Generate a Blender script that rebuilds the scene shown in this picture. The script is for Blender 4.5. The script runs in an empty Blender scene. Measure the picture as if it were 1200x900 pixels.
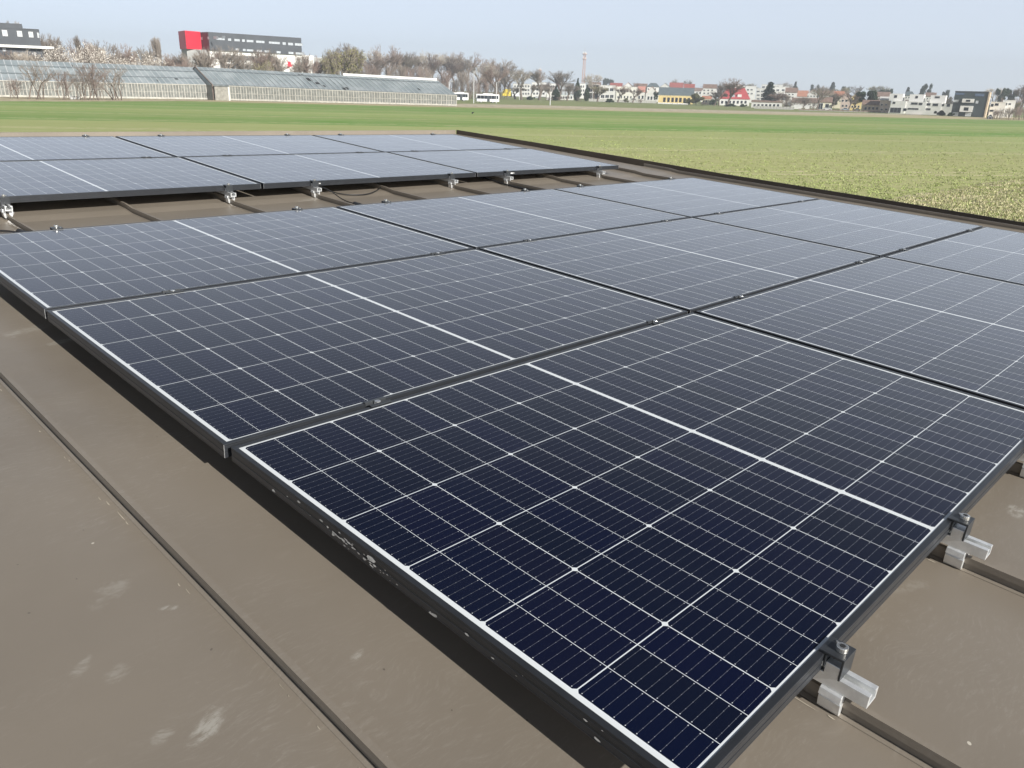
import bpy, bmesh, math, random
from mathutils import Vector, Matrix
rnd = random.Random(7)
scene = bpy.context.scene
COL = scene.collection
W0, H0, F = 1200.0, 900.0, 920.88
CAMZ = 4.6
HOR_Y, HOR_S = 107.0, 0.028          # horizon row at the image centre and its slope

# ------------------------------------------------------------ camera
_vy = F*F/(450.0-HOR_Y)
_dn = Vector((-HOR_S*_vy, _vy, F)).normalized()
_up = -_dn
_fw = (Vector((0, 0, 1)) - _up*_up.z).normalized()
_rt = _fw.cross(_up)
CV = Matrix((_rt, _fw, _up))            # cv camera coordinates -> world
cam_d = bpy.data.cameras.new('camera'); cam = bpy.data.objects.new('camera', cam_d); COL.objects.link(cam)
cam_d.sensor_width = 36.0; cam_d.lens = F/W0*36.0; cam_d.clip_start = 0.05; cam_d.clip_end = 9000
_m = (CV @ Matrix(((1, 0, 0), (0, -1, 0), (0, 0, -1)))).to_4x4(); _m.translation = Vector((0, 0, CAMZ))
cam.matrix_world = _m
scene.camera = cam

# roof frame (a along the rows, b away from the viewer, c up; c = 0 is the top of the lower panels)
def rod(r):
    t = r.length; k = r/t
    return Matrix.Rotation(t, 3, k)
_R = rod(Vector((-1.09426515, -.520528846, -.651574807))); _T = Vector((.648592796, -.262793484, 2.84083166))
_uvw = CV @ _R
RF = Matrix(((_uvw[0][0], -_uvw[0][1], -_uvw[0][2]), (_uvw[1][0], -_uvw[1][1], -_uvw[1][2]), (_uvw[2][0], -_uvw[2][1], -_uvw[2][2]))).to_4x4()
RF.translation = CV @ _T + Vector((0, 0, CAMZ))
BU = 3.0818                              # b where the roof pitch steepens a little
SL = .0205/1.1475
RU = RF @ Matrix.Translation((0, BU, .0102)) @ Matrix.Rotation(math.atan(SL), 4, 'X') @ Matrix.Rotation(math.atan(.0055/1.782), 4, 'Y')

# ------------------------------------------------------------ world + sun
HAZE_COL = (.332, .364, .408); HAZE_TOP = .02; NISH = .27         # pale veil of thin high haze, thickest low down
SUN = (RF.to_3x3() @ Vector((-.13, -1.85, 1))).normalized()
s_el = math.asin(SUN.z); s_az = math.atan2(SUN.x, SUN.y)
world = bpy.data.worlds.new('World'); scene.world = world; world.use_nodes = True
wn = world.node_tree; bg = wn.nodes['Background']
sky = wn.nodes.new('ShaderNodeTexSky'); sky.sky_type = 'NISHITA'; sky.sun_disc = False
sky.sun_elevation = s_el; sky.sun_rotation = s_az
sky.air_density = .6; sky.dust_density = .3; sky.ozone_density = 3.0; sky.altitude = 0
SKY_S = 0.12
def _wn(t, **k):
    n = wn.nodes.new(t)
    for a, b in k.items(): setattr(n, a, b)
    return n
_tc = _wn('ShaderNodeTexCoord'); _sp = _wn('ShaderNodeSeparateXYZ'); wn.links.new(_tc.outputs['Generated'], _sp.inputs[0])
_mr = _wn('ShaderNodeMapRange', interpolation_type='SMOOTHSTEP'); wn.links.new(_sp.outputs[2], _mr.inputs[0])
for _i, _v in ((1, .20), (2, .58), (3, 1.0), (4, HAZE_TOP)): _mr.inputs[_i].default_value = _v
_hz = _wn('ShaderNodeMix', data_type='RGBA'); _hz.inputs[0].default_value = 1; _hz.blend_type = 'MULTIPLY'
_hz.inputs[6].default_value = tuple(c/SKY_S for c in HAZE_COL)+(1,); wn.links.new(_mr.outputs[0], _hz.inputs[7])
_hs = _wn('ShaderNodeHueSaturation'); _hs.inputs['Saturation'].default_value = .62; _hs.inputs['Value'].default_value = NISH; wn.links.new(sky.outputs[0], _hs.inputs['Color'])
_ad = _wn('ShaderNodeMix', data_type='RGBA'); _ad.inputs[0].default_value = 1; _ad.blend_type = 'ADD'
wn.links.new(_hs.outputs[0], _ad.inputs[6]); wn.links.new(_hz.outputs[2], _ad.inputs[7])
wn.links.new(_ad.outputs[2], bg.inputs[0]); bg.inputs[1].default_value = SKY_S
sl = bpy.data.lights.new('sun', 'SUN'); sl.energy = 4.6; sl.angle = math.radians(0.6); sl.color = (1, .965, .90)
so = bpy.data.objects.new('sun', sl); COL.objects.link(so)
so.rotation_euler = SUN.to_track_quat('Z', 'Y').to_euler(); so.location = (0, -20, 40)
scene.view_settings.view_transform = 'Standard'; scene.view_settings.look = 'None'
scene.view_settings.exposure = 0.70; scene.view_settings.gamma = 1

# ------------------------------------------------------------ materials
def new_mat(name):
    m = bpy.data.materials.new(name); m.use_nodes = True
    nt = m.node_tree; return m, nt, nt.nodes['Principled BSDF']
def N(nt, typ, **kw):
    n = nt.nodes.new(typ)
    for k, v in kw.items(): setattr(n, k, v)
    return n
def mth(nt, op, a, b=None, c=None):
    n = nt.nodes.new('ShaderNodeMath'); n.operation = op
    for i, x in enumerate((a, b, c)):
        if x is None: continue
        if isinstance(x, (int, float)): n.inputs[i].default_value = x
        else: nt.links.new(x, n.inputs[i])
    return n.outputs[0]
def mixc(nt, f, a, b):
    n = nt.nodes.new('ShaderNodeMix'); n.data_type = 'RGBA'
    for s, x in ((n.inputs[0], f), (n.inputs[6], a), (n.inputs[7], b)):
        if isinstance(x, (int, float)): s.default_value = x
        elif isinstance(x, tuple): s.default_value = (*x[:3], 1)
        else: nt.links.new(x, s)
    return n.outputs[2]
def smooth(nt, x, lo, hi):
    n = nt.nodes.new('ShaderNodeMapRange'); n.interpolation_type = 'SMOOTHSTEP'
    nt.links.new(x, n.inputs[0]); n.inputs[1].default_value = lo; n.inputs[2].default_value = hi
    return n.outputs[0]
def noise(nt, scale, detail=3, vec=None, rough=.55, col=False, sc=None):
    n = nt.nodes.new('ShaderNodeTexNoise'); n.inputs['Scale'].default_value = scale
    n.inputs['Detail'].default_value = detail; n.inputs['Roughness'].default_value = rough
    if vec is None:
        tc = nt.nodes.new('ShaderNodeTexCoord'); vec = tc.outputs['Object']
    if sc:
        mp = nt.nodes.new('ShaderNodeMapping'); mp.inputs['Scale'].default_value = sc[:3]
        if len(sc) > 3: mp.inputs['Rotation'].default_value = (0, 0, sc[3])
        nt.links.new(vec, mp.inputs[0]); vec = mp.outputs[0]
    nt.links.new(vec, n.inputs['Vector'])
    return n.outputs['Color' if col else 'Fac']
def bump(nt, bs, h, strength, dist=.01):
    b = nt.nodes.new('ShaderNodeBump'); b.inputs['Strength'].default_value = strength; b.inputs['Distance'].default_value = dist
    nt.links.new(h, b.inputs['Height']); nt.links.new(b.outputs[0], bs.inputs['Normal'])
MC = {}
def mat(name, col, rough=.7, metal=0., var=.18, scale=2., bmp=0., spec=.5):
    if name in MC: return MC[name]
    m, nt, bs = new_mat(name)
    bs.inputs['Roughness'].default_value = rough; bs.inputs['Metallic'].default_value = metal
    bs.inputs['Specular IOR Level'].default_value = spec
    if var:
        f = noise(nt, scale, 5)
        dark = tuple(c*(1-var) for c in col); lite = tuple(min(1, c*(1+var)) for c in col)
        nt.links.new(mixc(nt, smooth(nt, f, .3, .7), dark, lite), bs.inputs['Base Color'])
        if bmp: bump(nt, bs, f, bmp)
    else: bs.inputs['Base Color'].default_value = (*col, 1)
    MC[name] = m; return m

def leaf_mat(name, col, var=.45, scale=1.2):
    if name in MC: return MC[name]
    m, nt, bs = new_mat(name); bs.inputs['Roughness'].default_value = .75; bs.inputs['Specular IOR Level'].default_value = .2
    geo = nt.nodes.new('ShaderNodeNewGeometry')
    f = noise(nt, scale, 3); ri = geo.outputs['Random Per Island']
    f2 = mth(nt, 'ADD', mth(nt, 'MULTIPLY', f, .6), mth(nt, 'MULTIPLY', ri, .4))
    nt.links.new(mixc(nt, smooth(nt, f2, .2, .8), tuple(c*(1-var) for c in col), tuple(c*(1+var) for c in col)), bs.inputs['Base Color'])
    MC[name] = m; return m

ROOFC = (.205, .177, .144)
def roof_material():
    m, nt, bs = new_mat('coated_metal_roof')
    tc = nt.nodes.new('ShaderNodeTexCoord'); P = tc.outputs['Object']
    big = noise(nt, 1.3, 4, P); med = noise(nt, 7, 5, P, .6)
    base = mixc(nt, smooth(nt, big, .3, .72), tuple(c*.93 for c in ROOFC), tuple(c*1.08 for c in ROOFC))
    # chalky wiped marks: fine streaks inside large patches
    wn_ = nt.nodes.new('ShaderNodeTexNoise'); wn_.inputs['Scale'].default_value = 6; wn_.inputs['Detail'].default_value = 2
    nt.links.new(P, wn_.inputs['Vector'])
    add = nt.nodes.new('ShaderNodeVectorMath'); add.operation = 'MULTIPLY_ADD'; nt.links.new(wn_.outputs['Color'], add.inputs[0])
    add.inputs[1].default_value = (.10, .10, .10); nt.links.new(P, add.inputs[2])
    streak = noise(nt, 9, 6, add.outputs[0], .7, sc=(1, 3.2, 1, .5))
    patch = smooth(nt, noise(nt, 1.9, 2, P), .47, .68)
    sc_ = mth(nt, 'MULTIPLY', smooth(nt, streak, .52, .78), patch)
    base = mixc(nt, mth(nt, 'MULTIPLY', sc_, .14), base, (.43, .41, .37))
    st2 = noise(nt, 26, 4, add.outputs[0], .7, sc=(1, 2.5, 1, -.6))
    m3 = mth(nt, 'MULTIPLY', smooth(nt, st2, .70, .80), smooth(nt, noise(nt, 3.1, 2, P), .52, .62))
    base = mixc(nt, mth(nt, 'MULTIPLY', m3, .55), base, (.58, .55, .50))
    fib = noise(nt, 34, 7, add.outputs[0], .72, sc=(1, 4.5, 1, .75)); fib2 = noise(nt, 30, 7, add.outputs[0], .72, sc=(1, 4.0, 1, -.35))
    pm = smooth(nt, noise(nt, 2.4, 3, P, .6), .40, .62)
    fm = mth(nt, 'MULTIPLY', mth(nt, 'ADD', smooth(nt, fib, .50, .74), smooth(nt, fib2, .52, .74)), pm)
    base = mixc(nt, mth(nt, 'MULTIPLY', fm, .15), base, (.46, .44, .40))
    dm = smooth(nt, noise(nt, 1.7, 4, P, .65), .55, .75)
    base = mixc(nt, mth(nt, 'MULTIPLY', dm, .25), base, (.15, .125, .10))
    # a few lasting stains at fixed places on the sheet  (x, y, rx, ry, strength)
    sx = nt.nodes.new('ShaderNodeSeparateXYZ'); nt.links.new(P, sx.inputs[0])
    for (x, y, rx, ry, s_, rot) in STAINS:
        cr, sr = math.cos(rot), math.sin(rot)
        dx = mth(nt, 'SUBTRACT', sx.outputs[0], x); dy = mth(nt, 'SUBTRACT', sx.outputs[1], y)
        px = mth(nt, 'DIVIDE', mth(nt, 'ADD', mth(nt, 'MULTIPLY', dx, cr), mth(nt, 'MULTIPLY', dy, sr)), rx)
        py = mth(nt, 'DIVIDE', mth(nt, 'SUBTRACT', mth(nt, 'MULTIPLY', dy, cr), mth(nt, 'MULTIPLY', dx, sr)), ry)
        r = mth(nt, 'SQRT', mth(nt, 'ADD', mth(nt, 'MULTIPLY', px, px), mth(nt, 'MULTIPLY', py, py)))
        rr = mth(nt, 'ADD', r, mth(nt, 'MULTIPLY', mth(nt, 'SUBTRACT', noise(nt, 22, 5, P, .75), .5), 2.2))
        f = mth(nt, 'MULTIPLY', mth(nt, 'SUBTRACT', 1., smooth(nt, rr, .35, 1.)), mth(nt, 'MULTIPLY', smooth(nt, noise(nt, 40, 4, add.outputs[0], .7, sc=(1, 2.4, 1, rot)), .36, .62), s_))
        base = mixc(nt, mth(nt, 'MULTIPLY', f, .6), base, (.46, .45, .41))
    # tiny light flecks of mortar and bird lime
    vo = nt.nodes.new('ShaderNodeTexVoronoi'); vo.inputs['Scale'].default_value = 9; nt.links.new(add.outputs[0], vo.inputs['Vector'])
    hs = nt.nodes.new('ShaderNodeSeparateColor'); nt.links.new(vo.outputs['Color'], hs.inputs[0])
    fl = mth(nt, 'MULTIPLY', mth(nt, 'LESS_THAN', vo.outputs['Distance'], .035), mth(nt, 'GREATER_THAN', hs.outputs[0], .72))
    base = mixc(nt, mth(nt, 'MULTIPLY', fl, .75), base, (.62, .58, .5))
    vo2 = nt.nodes.new('ShaderNodeTexVoronoi'); vo2.inputs['Scale'].default_value = 30; nt.links.new(add.outputs[0], vo2.inputs['Vector'])
    hs2 = nt.nodes.new('ShaderNodeSeparateColor'); nt.links.new(vo2.outputs['Color'], hs2.inputs[0])
    fl2 = mth(nt, 'MULTIPLY', mth(nt, 'LESS_THAN', vo2.outputs['Distance'], .06), mth(nt, 'GREATER_THAN', hs2.outputs[0], .93))
    base = mixc(nt, mth(nt, 'MULTIPLY', fl2, .6), base, (.06, .05, .04))
    nt.links.new(base, bs.inputs['Base Color'])
    rg = mth(nt, 'ADD', .34, mth(nt, 'MULTIPLY', med, .16)); nt.links.new(mth(nt, 'ADD', rg, mth(nt, 'MULTIPLY', sc_, .2)), bs.inputs['Roughness'])
    hh = mth(nt, 'ADD', mth(nt, 'MULTIPLY', noise(nt, 2.2, 1, P), 1.), mth(nt, 'MULTIPLY', noise(nt, 160, 2, P), .02))
    bump(nt, bs, hh, .22, .03)
    return m
STAINS = [(-2.100, -.585, .050, .020, .8, .65), (-2.150, -.560, .022, .012, .5, .2), (-2.185, -.355, .034, .014, .45, .9), (-2.150, -.400, .026, .020, .35, .2), (-2.032, -.305, .018, .008, .8, -.5),
          (-.449, -1.188, .045, .022, .8, .3), (-1.741, 1.124, .060, .022, 1.0, .2), (-1.80, 1.28, .11, .035, .5, .4), (-2.079, -.197, .06, .03, .35, .6), (-.972, -1.124, .09, .02, .3, -.4), (.32, 3.02, .14, .035, .7, .2), (-1.862, -.60, .02, .010, .7, .3)]

def cell_material():
    m, nt, bs = new_mat('solar_glass_with_cells')
    uv = nt.nodes.new('ShaderNodeUVMap'); uv.uv_map = 'UVMap'
    sp = nt.nodes.new('ShaderNodeSeparateXYZ'); nt.links.new(uv.outputs[0], sp.inputs[0])
    X, Y = sp.outputs[0], sp.outputs[1]
    M = lambda op, a, b=None, c=None: mth(nt, op, a, b, c)
    p, q = .07125, .1833
    y0 = (PW-6*q)/2
    sx = M('SUBTRACT', X, PL/2); ax = M('ABSOLUTE', sx)
    cx = M('DIVIDE', M('SUBTRACT', ax, .0055), p)
    cy = M('DIVIDE', M('SUBTRACT', Y, y0), q)
    inx = M('MULTIPLY', M('GREATER_THAN', cx, 0.), M('LESS_THAN', cx, 12.))
    iny = M('MULTIPLY', M('GREATER_THAN', cy, 0.), M('LESS_THAN', cy, 6.))
    def edge(v, pitch):                  # metres to the nearest integer line
        f = M('FRACT', v); return M('MULTIPLY', M('MINIMUM', f, M('SUBTRACT', 1., f)), pitch)
    dx = edge(cx, p); dx3 = edge(M('DIVIDE', cx, 3.), 3*p); dy = edge(cy, q)
    lx = M('GREATER_THAN', dx, .00056); lx3 = M('GREATER_THAN', dx3, .00095); ly = M('GREATER_THAN', dy, .0010)
    dia = M('GREATER_THAN', M('ADD', dx3, dy), .0069)
    cell = inx
    for k in (iny, lx, lx3, ly, dia): cell = M('MULTIPLY', cell, k)
    fb = M('FRACT', M('MULTIPLY', cy, 10.)); db = M('MULTIPLY', M('ABSOLUTE', M('SUBTRACT', fb, .5)), q/10)
    bus = M('LESS_THAN', db, .00026)
    dot = M('LESS_THAN', M('ADD', M('POWER', M('SUBTRACT', dx, .0045), 2.), M('POWER', db, 2.)), .0008**2)
    dot2 = M('LESS_THAN', M('ADD', M('POWER', M('SUBTRACT', edge(M('MULTIPLY', cx, 4.), p/4), 0.), 2.), M('POWER', db, 2.)), .0006**2)
    cb = nt.nodes.new('ShaderNodeCombineXYZ')
    nt.links.new(M('ADD', M('FLOOR', cx), M('MULTIPLY', M('GREATER_THAN', sx, 0.), 20.)), cb.inputs[0]); nt.links.new(M('FLOOR', cy), cb.inputs[1])
    oi = nt.nodes.new('ShaderNodeObjectInfo'); nt.links.new(M('MULTIPLY', oi.outputs['Random'], 57.), cb.inputs[2])
    wn_ = nt.nodes.new('ShaderNodeTexWhiteNoise'); nt.links.new(cb.outputs[0], wn_.inputs['Vector'])
    cc = nt.nodes.new('ShaderNodeSeparateColor'); nt.links.new(wn_.outputs['Color'], cc.inputs[0])
    base = mixc(nt, cc.outputs[0], (.0012, .0032, .022), (.0026, .0042, .018))
    base = mixc(nt, M('MULTIPLY', cc.outputs[1], .5), base, (.0022, .0056, .012))
    # fine printed fingers across the busbars
    fg = M('LESS_THAN', M('FRACT', M('MULTIPLY', X, 1/.0032)), .12)
    base = mixc(nt, M('MULTIPLY', fg, .03), base, (.10, .14, .24))
    base = mixc(nt, M('MULTIPLY', bus, .30), base, (.36, .38, .42))
    base = mixc(nt, M('MULTIPLY', dot2, .45), base, (.5, .52, .55))
    base = mixc(nt, M('MULTIPLY', dot, .9), base, (.70, .72, .74))
    base = mixc(nt, cell, (.66, .69, .71), base)
    # thin film of dust
    dn = smooth(nt, noise(nt, 3.0, 4, None, .6), .35, .8)
    base = mixc(nt, M('ADD', .001, M('MULTIPLY', dn, .005)), base, (.42, .40, .36))
    nt.links.new(base, bs.inputs['Base Color'])
    bs.inputs['IOR'].default_value = 1.42
    rg = M('ADD', .10, M('MULTIPLY', dn, .06)); nt.links.new(rg, bs.inputs['Roughness'])
    bs.inputs['Specular IOR Level'].default_value = .5
    bs.inputs['Sheen Weight'].default_value = .34; bs.inputs['Sheen Roughness'].default_value = .22
    return m

def field_material():
    m, nt, bs = new_mat('winter_wheat_field')
    g = nt.nodes.new('ShaderNodeNewGeometry'); P = g.outputs['Position']
    sp = nt.nodes.new('ShaderNodeSeparateXYZ'); nt.links.new(P, sp.inputs[0])
    M = lambda op, a, b=None, c=None: mth(nt, op, a, b, c)
    w = M('ADD', M('MULTIPLY', sp.outputs[0], FN.x), M('MULTIPLY', sp.outputs[1], FN.y))
    ww = M('ADD', w, M('MULTIPLY', M('SUBTRACT', noise(nt, .05, 3, P), .5), 5.))
    col = None
    prev = (.36, .36, .155)
    edges = FIELD_BANDS
    col = edges[0][1]
    for (w1, c2, soft) in [(e[0], e2[1], e[2]) for e, e2 in zip(edges[:-1], edges[1:])]:
        col = mixc(nt, smooth(nt, ww, w1-soft, w1+soft), col, c2)
    ang = math.atan2(FD.y, FD.x)
    # drilled rows, clods showing between them, tractor lines
    n1 = noise(nt, .35, 5, P, .65, sc=(.35, 1.6, 1, -ang)); n2 = noise(nt, 2.6, 5, P, .7, sc=(.45, 1.5, 1, -ang)); n3 = noise(nt, .03, 3, P)
    near = M('SUBTRACT', 1., smooth(nt, w, 45, 110))
    k = M('ADD', M('MULTIPLY', smooth(nt, n1, .35, .7), .40), M('MULTIPLY', M('MULTIPLY', smooth(nt, n2, .40, .66), M('ADD', M('MULTIPLY', near, .6), .4)), .5))
    col = mixc(nt, M('MULTIPLY', k, .75), col, (.49, .46, .26))
    col = mixc(nt, M('MULTIPLY', smooth(nt, noise(nt, 8, 4, P, .75), .52, .78), .24), col, (.21, .27, .09))
    col = mixc(nt, M('MULTIPLY', smooth(nt, n3, .42, .6), .22), col, (.30, .30, .13))
    tr = M('FRACT', M('DIVIDE', M('ADD', w, 4.), 21.)); tl = M('LESS_THAN', M('ABSOLUTE', M('SUBTRACT', M('ABSOLUTE', M('SUBTRACT', tr, .5)), .045)), .014)
    col = mixc(nt, M('MULTIPLY', M('MULTIPLY', tl, .8), smooth(nt, noise(nt, .6, 3, P), .3, .6)), col, (.58, .52, .33))
    wr = M('ADD', w, M('MULTIPLY', noise(nt, .8, 2, P), .5))
    dr = M('MULTIPLY', M('ABSOLUTE', M('SUBTRACT', M('FRACT', M('DIVIDE', wr, .75)), .5)), 2.)
    col = mixc(nt, M('MULTIPLY', M('MULTIPLY', smooth(nt, dr, .62, .9), .55), M('MULTIPLY', near, smooth(nt, noise(nt, 1.1, 4, P, .7, sc=(.3, 1.2, 1, -ang)), .38, .6))), col, (.52, .46, .29))
    nt.links.new(col, bs.inputs['Base Color']); bs.inputs['Roughness'].default_value = .95; bs.inputs['Specular IOR Level'].default_value = .1
    bump(nt, bs, M('ADD', n2, noise(nt, 9, 3, P)), .22, .08)
    return m

# ------------------------------------------------------------ mesh helpers
class MB:
    def __init__(s): s.v = []; s.f = []; s.mi = []; s.uv = None
    def poly(s, pts, mi=0):
        i = len(s.v); s.v += [tuple(p) for p in pts]; s.f.append(tuple(range(i, i+len(pts)))); s.mi.append(mi)
    def hexa(s, p, mi=0):                # 4 bottom + 4 top corners, ccw
        i = len(s.v); s.v += [tuple(x) for x in p]
        for f in ((3, 2, 1, 0), (4, 5, 6, 7), (0, 1, 5, 4), (1, 2, 6, 5), (2, 3, 7, 6), (3, 0, 4, 7)):
            s.f.append(tuple(i+k for k in f)); s.mi.append(mi)
    def box(s, x0, x1, y0, y1, z0, z1, mi=0):
        s.hexa([(x0, y0, z0), (x1, y0, z0), (x1, y1, z0), (x0, y1, z0), (x0, y0, z1), (x1, y0, z1), (x1, y1, z1), (x0, y1, z1)], mi)
    def prism(s, prof, y0, y1, axis='y', mi=0):   # profile (x,z) extruded along y, or (y,z) along x
        n = len(prof); i = len(s.v)
        if axis == 'y': s.v += [(a, y0, b) for a, b in prof] + [(a, y1, b) for a, b in prof]
        elif axis == 'x': s.v += [(y0, a, b) for a, b in prof] + [(y1, a, b) for a, b in prof]
        else: s.v += [(a, b, y0) for a, b in prof] + [(a, b, y1) for a, b in prof]
        s.f.append(tuple(range(i, i+n))); s.f.append(tuple(range(i+2*n-1, i+n-1, -1))); s.mi += [mi, mi]
        for k in range(n):
            j = (k+1) % n; s.f.append((i+k, i+n+k, i+n+j, i+j)); s.mi.append(mi)
    def tube(s, p0, p1, r0, r1=None, n=6, caps=True, mi=0):
        r1 = r0 if r1 is None else r1
        p0, p1 = Vector(p0), Vector(p1); d = p1-p0
        if d.length < 1e-6: return
        d.normalize(); a = d.orthogonal(); b = d.cross(a); i = len(s.v)
        for p, r in ((p0, r0), (p1, r1)):
            for k in range(n):
                t = 2*math.pi*k/n; s.v.append(tuple(p+a*r*math.cos(t)+b*r*math.sin(t)))
        for k in range(n):
            j = (k+1) % n; s.f.append((i+k, i+j, i+n+j, i+n+k)); s.mi.append(mi)
        if caps: s.f.append(tuple(range(i+n-1, i-1, -1))); s.f.append(tuple(range(i+n, i+2*n))); s.mi += [mi, mi]
    def path(s, pts, r, n=6):
        for a, b in zip(pts[:-1], pts[1:]): s.tube(a, b, r, r, n)
    def mesh(s, name, mats, smooth_=False, recalc=True):
        me = bpy.data.meshes.new(name); me.from_pydata(s.v, [], s.f)
        for m in (mats if isinstance(mats, (list, tuple)) else [mats]): me.materials.append(m)
        me.polygons.foreach_set('material_index', s.mi)
        if recalc:
            bm = bmesh.new(); bm.from_mesh(me); bmesh.ops.recalc_face_normals(bm, faces=bm.faces); bm.to_mesh(me); bm.free()
        if smooth_: me.polygons.foreach_set('use_smooth', [True]*len(me.polygons))
        me.update(); return me
    def build(s, name, mats, parent=None, smooth_=False, bevel=0, recalc=True):
        o = bpy.data.objects.new(name, s.mesh(name, mats, smooth_, recalc)); COL.objects.link(o)
        if parent: o.parent = parent
        if bevel:
            b = o.modifiers.new('bevel', 'BEVEL'); b.width = bevel; b.segments = 2; b.limit_method = 'ANGLE'; b.angle_limit = .6
        return o
def tag(o, label=None, cat=None, group=None, kind=None):
    for k, v in (('label', label), ('category', cat), ('group', group), ('kind', kind)):
        if v: o[k] = v
    return o
def empty(name, mw=None, label=None, cat=None, group=None):
    o = bpy.data.objects.new(name, None); COL.objects.link(o); o.empty_display_size = .2
    if mw is not None: o.matrix_world = mw
    return tag(o, label, cat, group)
def copy_tree(o, parent=None, mw=None):
    c = o.copy(); COL.objects.link(c)
    if parent: c.parent = parent
    if mw is not None: c.matrix_world = mw
    for ch in list(o.children): copy_tree(ch, c)
    return c
def setlocal(o, M): o.matrix_local = M
ORD = ['first', 'second', 'third', 'fourth', 'fifth', 'sixth', 'seventh', 'eighth', 'ninth', 'tenth', 'eleventh', 'twelfth', 'thirteenth', 'fourteenth', 'fifteenth', 'sixteenth', 'seventeenth', 'eighteenth', 'nineteenth', 'twentieth', 'twenty-first', 'twenty-second', 'twenty-third', 'twenty-fourth', 'twenty-fifth', 'twenty-sixth']

# ------------------------------------------------------------ where a line of sight meets the land or a wall
def ray(px, py): return CV @ Vector(((px-W0/2)/F, (py-H0/2)/F, 1))
CAM = Vector((0, 0, CAMZ))
def G(px, py):
    d = ray(px, py); return CAM + d*(-CAMZ/d.z)
def ground_y(px, dist):                   # image row of the ground at a distance
    lo, hi = HOR_Y+HOR_S*(px-600)+.3, 400
    for _ in range(40):
        mid = (lo+hi)/2
        if G(px, mid).length > dist: lo = mid
        else: hi = mid
    return lo
def height_at(P, px, py):                 # height where the vertical through P reaches image row py
    d = ray(px, py); h = math.hypot(d.x, d.y); return CAMZ + d.z/h*math.hypot(P.x, P.y)
class Fac:                                # a facade between two ground points
    def __init__(s, xl, yl, xr, yr, edge_on=False, turn=None):
        s.o = G(xl, yl); p1 = G(xr, yr)
        if turn is not None:              # turned by an angle from facing the viewer squarely
            m_ = G((xl+xr)/2, (yl+yr)/2); e = Vector((m_.y, -m_.x, 0)).normalized(); e.rotate(Matrix.Rotation(math.radians(turn), 3, 'Z'))
            n = Vector((-e.y, e.x, 0)); q = []
            for p, y_ in ((xl, yl), (xr, yr)):
                d = ray(p, y_); q.append(Vector((d.x, d.y, 0))*(m_.dot(n)/Vector((d.x, d.y, 0)).dot(n)))
            s.o, p1 = q
        e = p1-s.o; s.L = e.length; s.ex = e.normalized()
        n = Vector((-s.ex.y, s.ex.x, 0)); s.ey = n if n.dot(s.o) > 0 else -n
        if edge_on: s.ex = Vector((p1.y, -p1.x, 0)).normalized(); s.o = p1-s.ex*s.L; s.ey = Vector((-s.ex.y, s.ex.x, 0))
        s.ang = math.atan2(s.ex.y, s.ex.x)
    def mw(s): return Matrix.Translation(s.o) @ Matrix.Rotation(s.ang, 4, 'Z')
    def at(s, px, py, dep=0.):
        d = ray(px, py); o = s.o+s.ey*dep; t = (o-CAM).dot(s.ey)/d.dot(s.ey); p = CAM+d*t
        return (p-s.o).dot(s.ex), p.z

PL, PWID, TH = 1.762, 1.1295, .032
PU, PV = 1.782, 1.14753564
PW = PWID

# ------------------------------------------------------------ ground
FV0, FV1 = G(535, 151), G(1200, 149.5)
FD = (G(1150, 141)-G(560, 127.5)).normalized(); FN = Vector((-FD.y, FD.x, 0))
if FN.y < 0: FN = -FN
def wv(px, py): return G(px, py).dot(FN)
GREEN = (.130, .275, .050); PALE = (.315, .375, .140); MIDG = (.185, .310, .078); TAN = (.46, .39, .25)
FIELD_BANDS = [(wv(800, 178), (.35, .375, .15), 8), (wv(650, 151), PALE, 1.2), (wv(650, 146), GREEN, 2), (wv(650, 141.5), MIDG, 3), (wv(650, 137), (.25, .345, .105), 3), (wv(650, 133.5), MIDG, 4), (wv(650, 128.6), GREEN, 3), (wv(650, 124.6), TAN, 2.5), (1e5, (.17, .22, .085), 5)]
gm = MB()
S = 3500
n_ = 2
gm.poly([(-S, -S, 0), (S, -S, 0), (S, S, 0), (-S, S, 0)])
tag(gm.build('ground', field_material()), kind='structure')
def patch(name, pts, m, z, lab=None):
    b = MB(); b.poly([(p.x, p.y, z) for p in pts]); o = b.build(name, m); o['kind'] = 'structure'; return o
m, nt, bs = new_mat('rough_dry_verge')
g_ = nt.nodes.new('ShaderNodeNewGeometry'); Pn = g_.outputs['Position']
c_ = mixc(nt, smooth(nt, noise(nt, .9, 5, Pn, .7, sc=(.5, 1.6, 1, .2)), .38, .62), (.27, .29, .11), (.52, .46, .31))
c_ = mixc(nt, mth(nt, 'MULTIPLY', smooth(nt, noise(nt, 4.2, 4, Pn, .75), .52, .64), .6), c_, (.20, .17, .10))
c_ = mixc(nt, mth(nt, 'MULTIPLY', smooth(nt, noise(nt, .35, 3, Pn), .5, .62), .7), c_, (.26, .29, .07))
nt.links.new(c_, bs.inputs['Base Color']); bs.inputs['Roughness'].default_value = .95; bs.inputs['Specular IOR Level'].default_value = .1
bump(nt, bs, noise(nt, 3, 5, Pn, .7), .6, .15)
VERGE = m
e0, e1 = G(1005, 238), G(1200, 207); ed = (e1-e0).normalized()
en = Vector((ed.y, -ed.x, 0));
if en.dot(-e0) < 0: en = -en
patch('verge', [e0-ed*8, e0+ed*12, e1+ed*25, e1+ed*25+en*26, e0-ed*8+en*22], VERGE, .004)
dry = mat('dry_grass_strip', (.42, .36, .23), .95, var=.3, scale=.6)
patch('dry_strip', [G(-60, 118.4), G(90, 119.0), G(190, 118.6), G(250, 117.9), G(250, 116.6), G(100, 115.0), G(-60, 113)], dry, .005)
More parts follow.
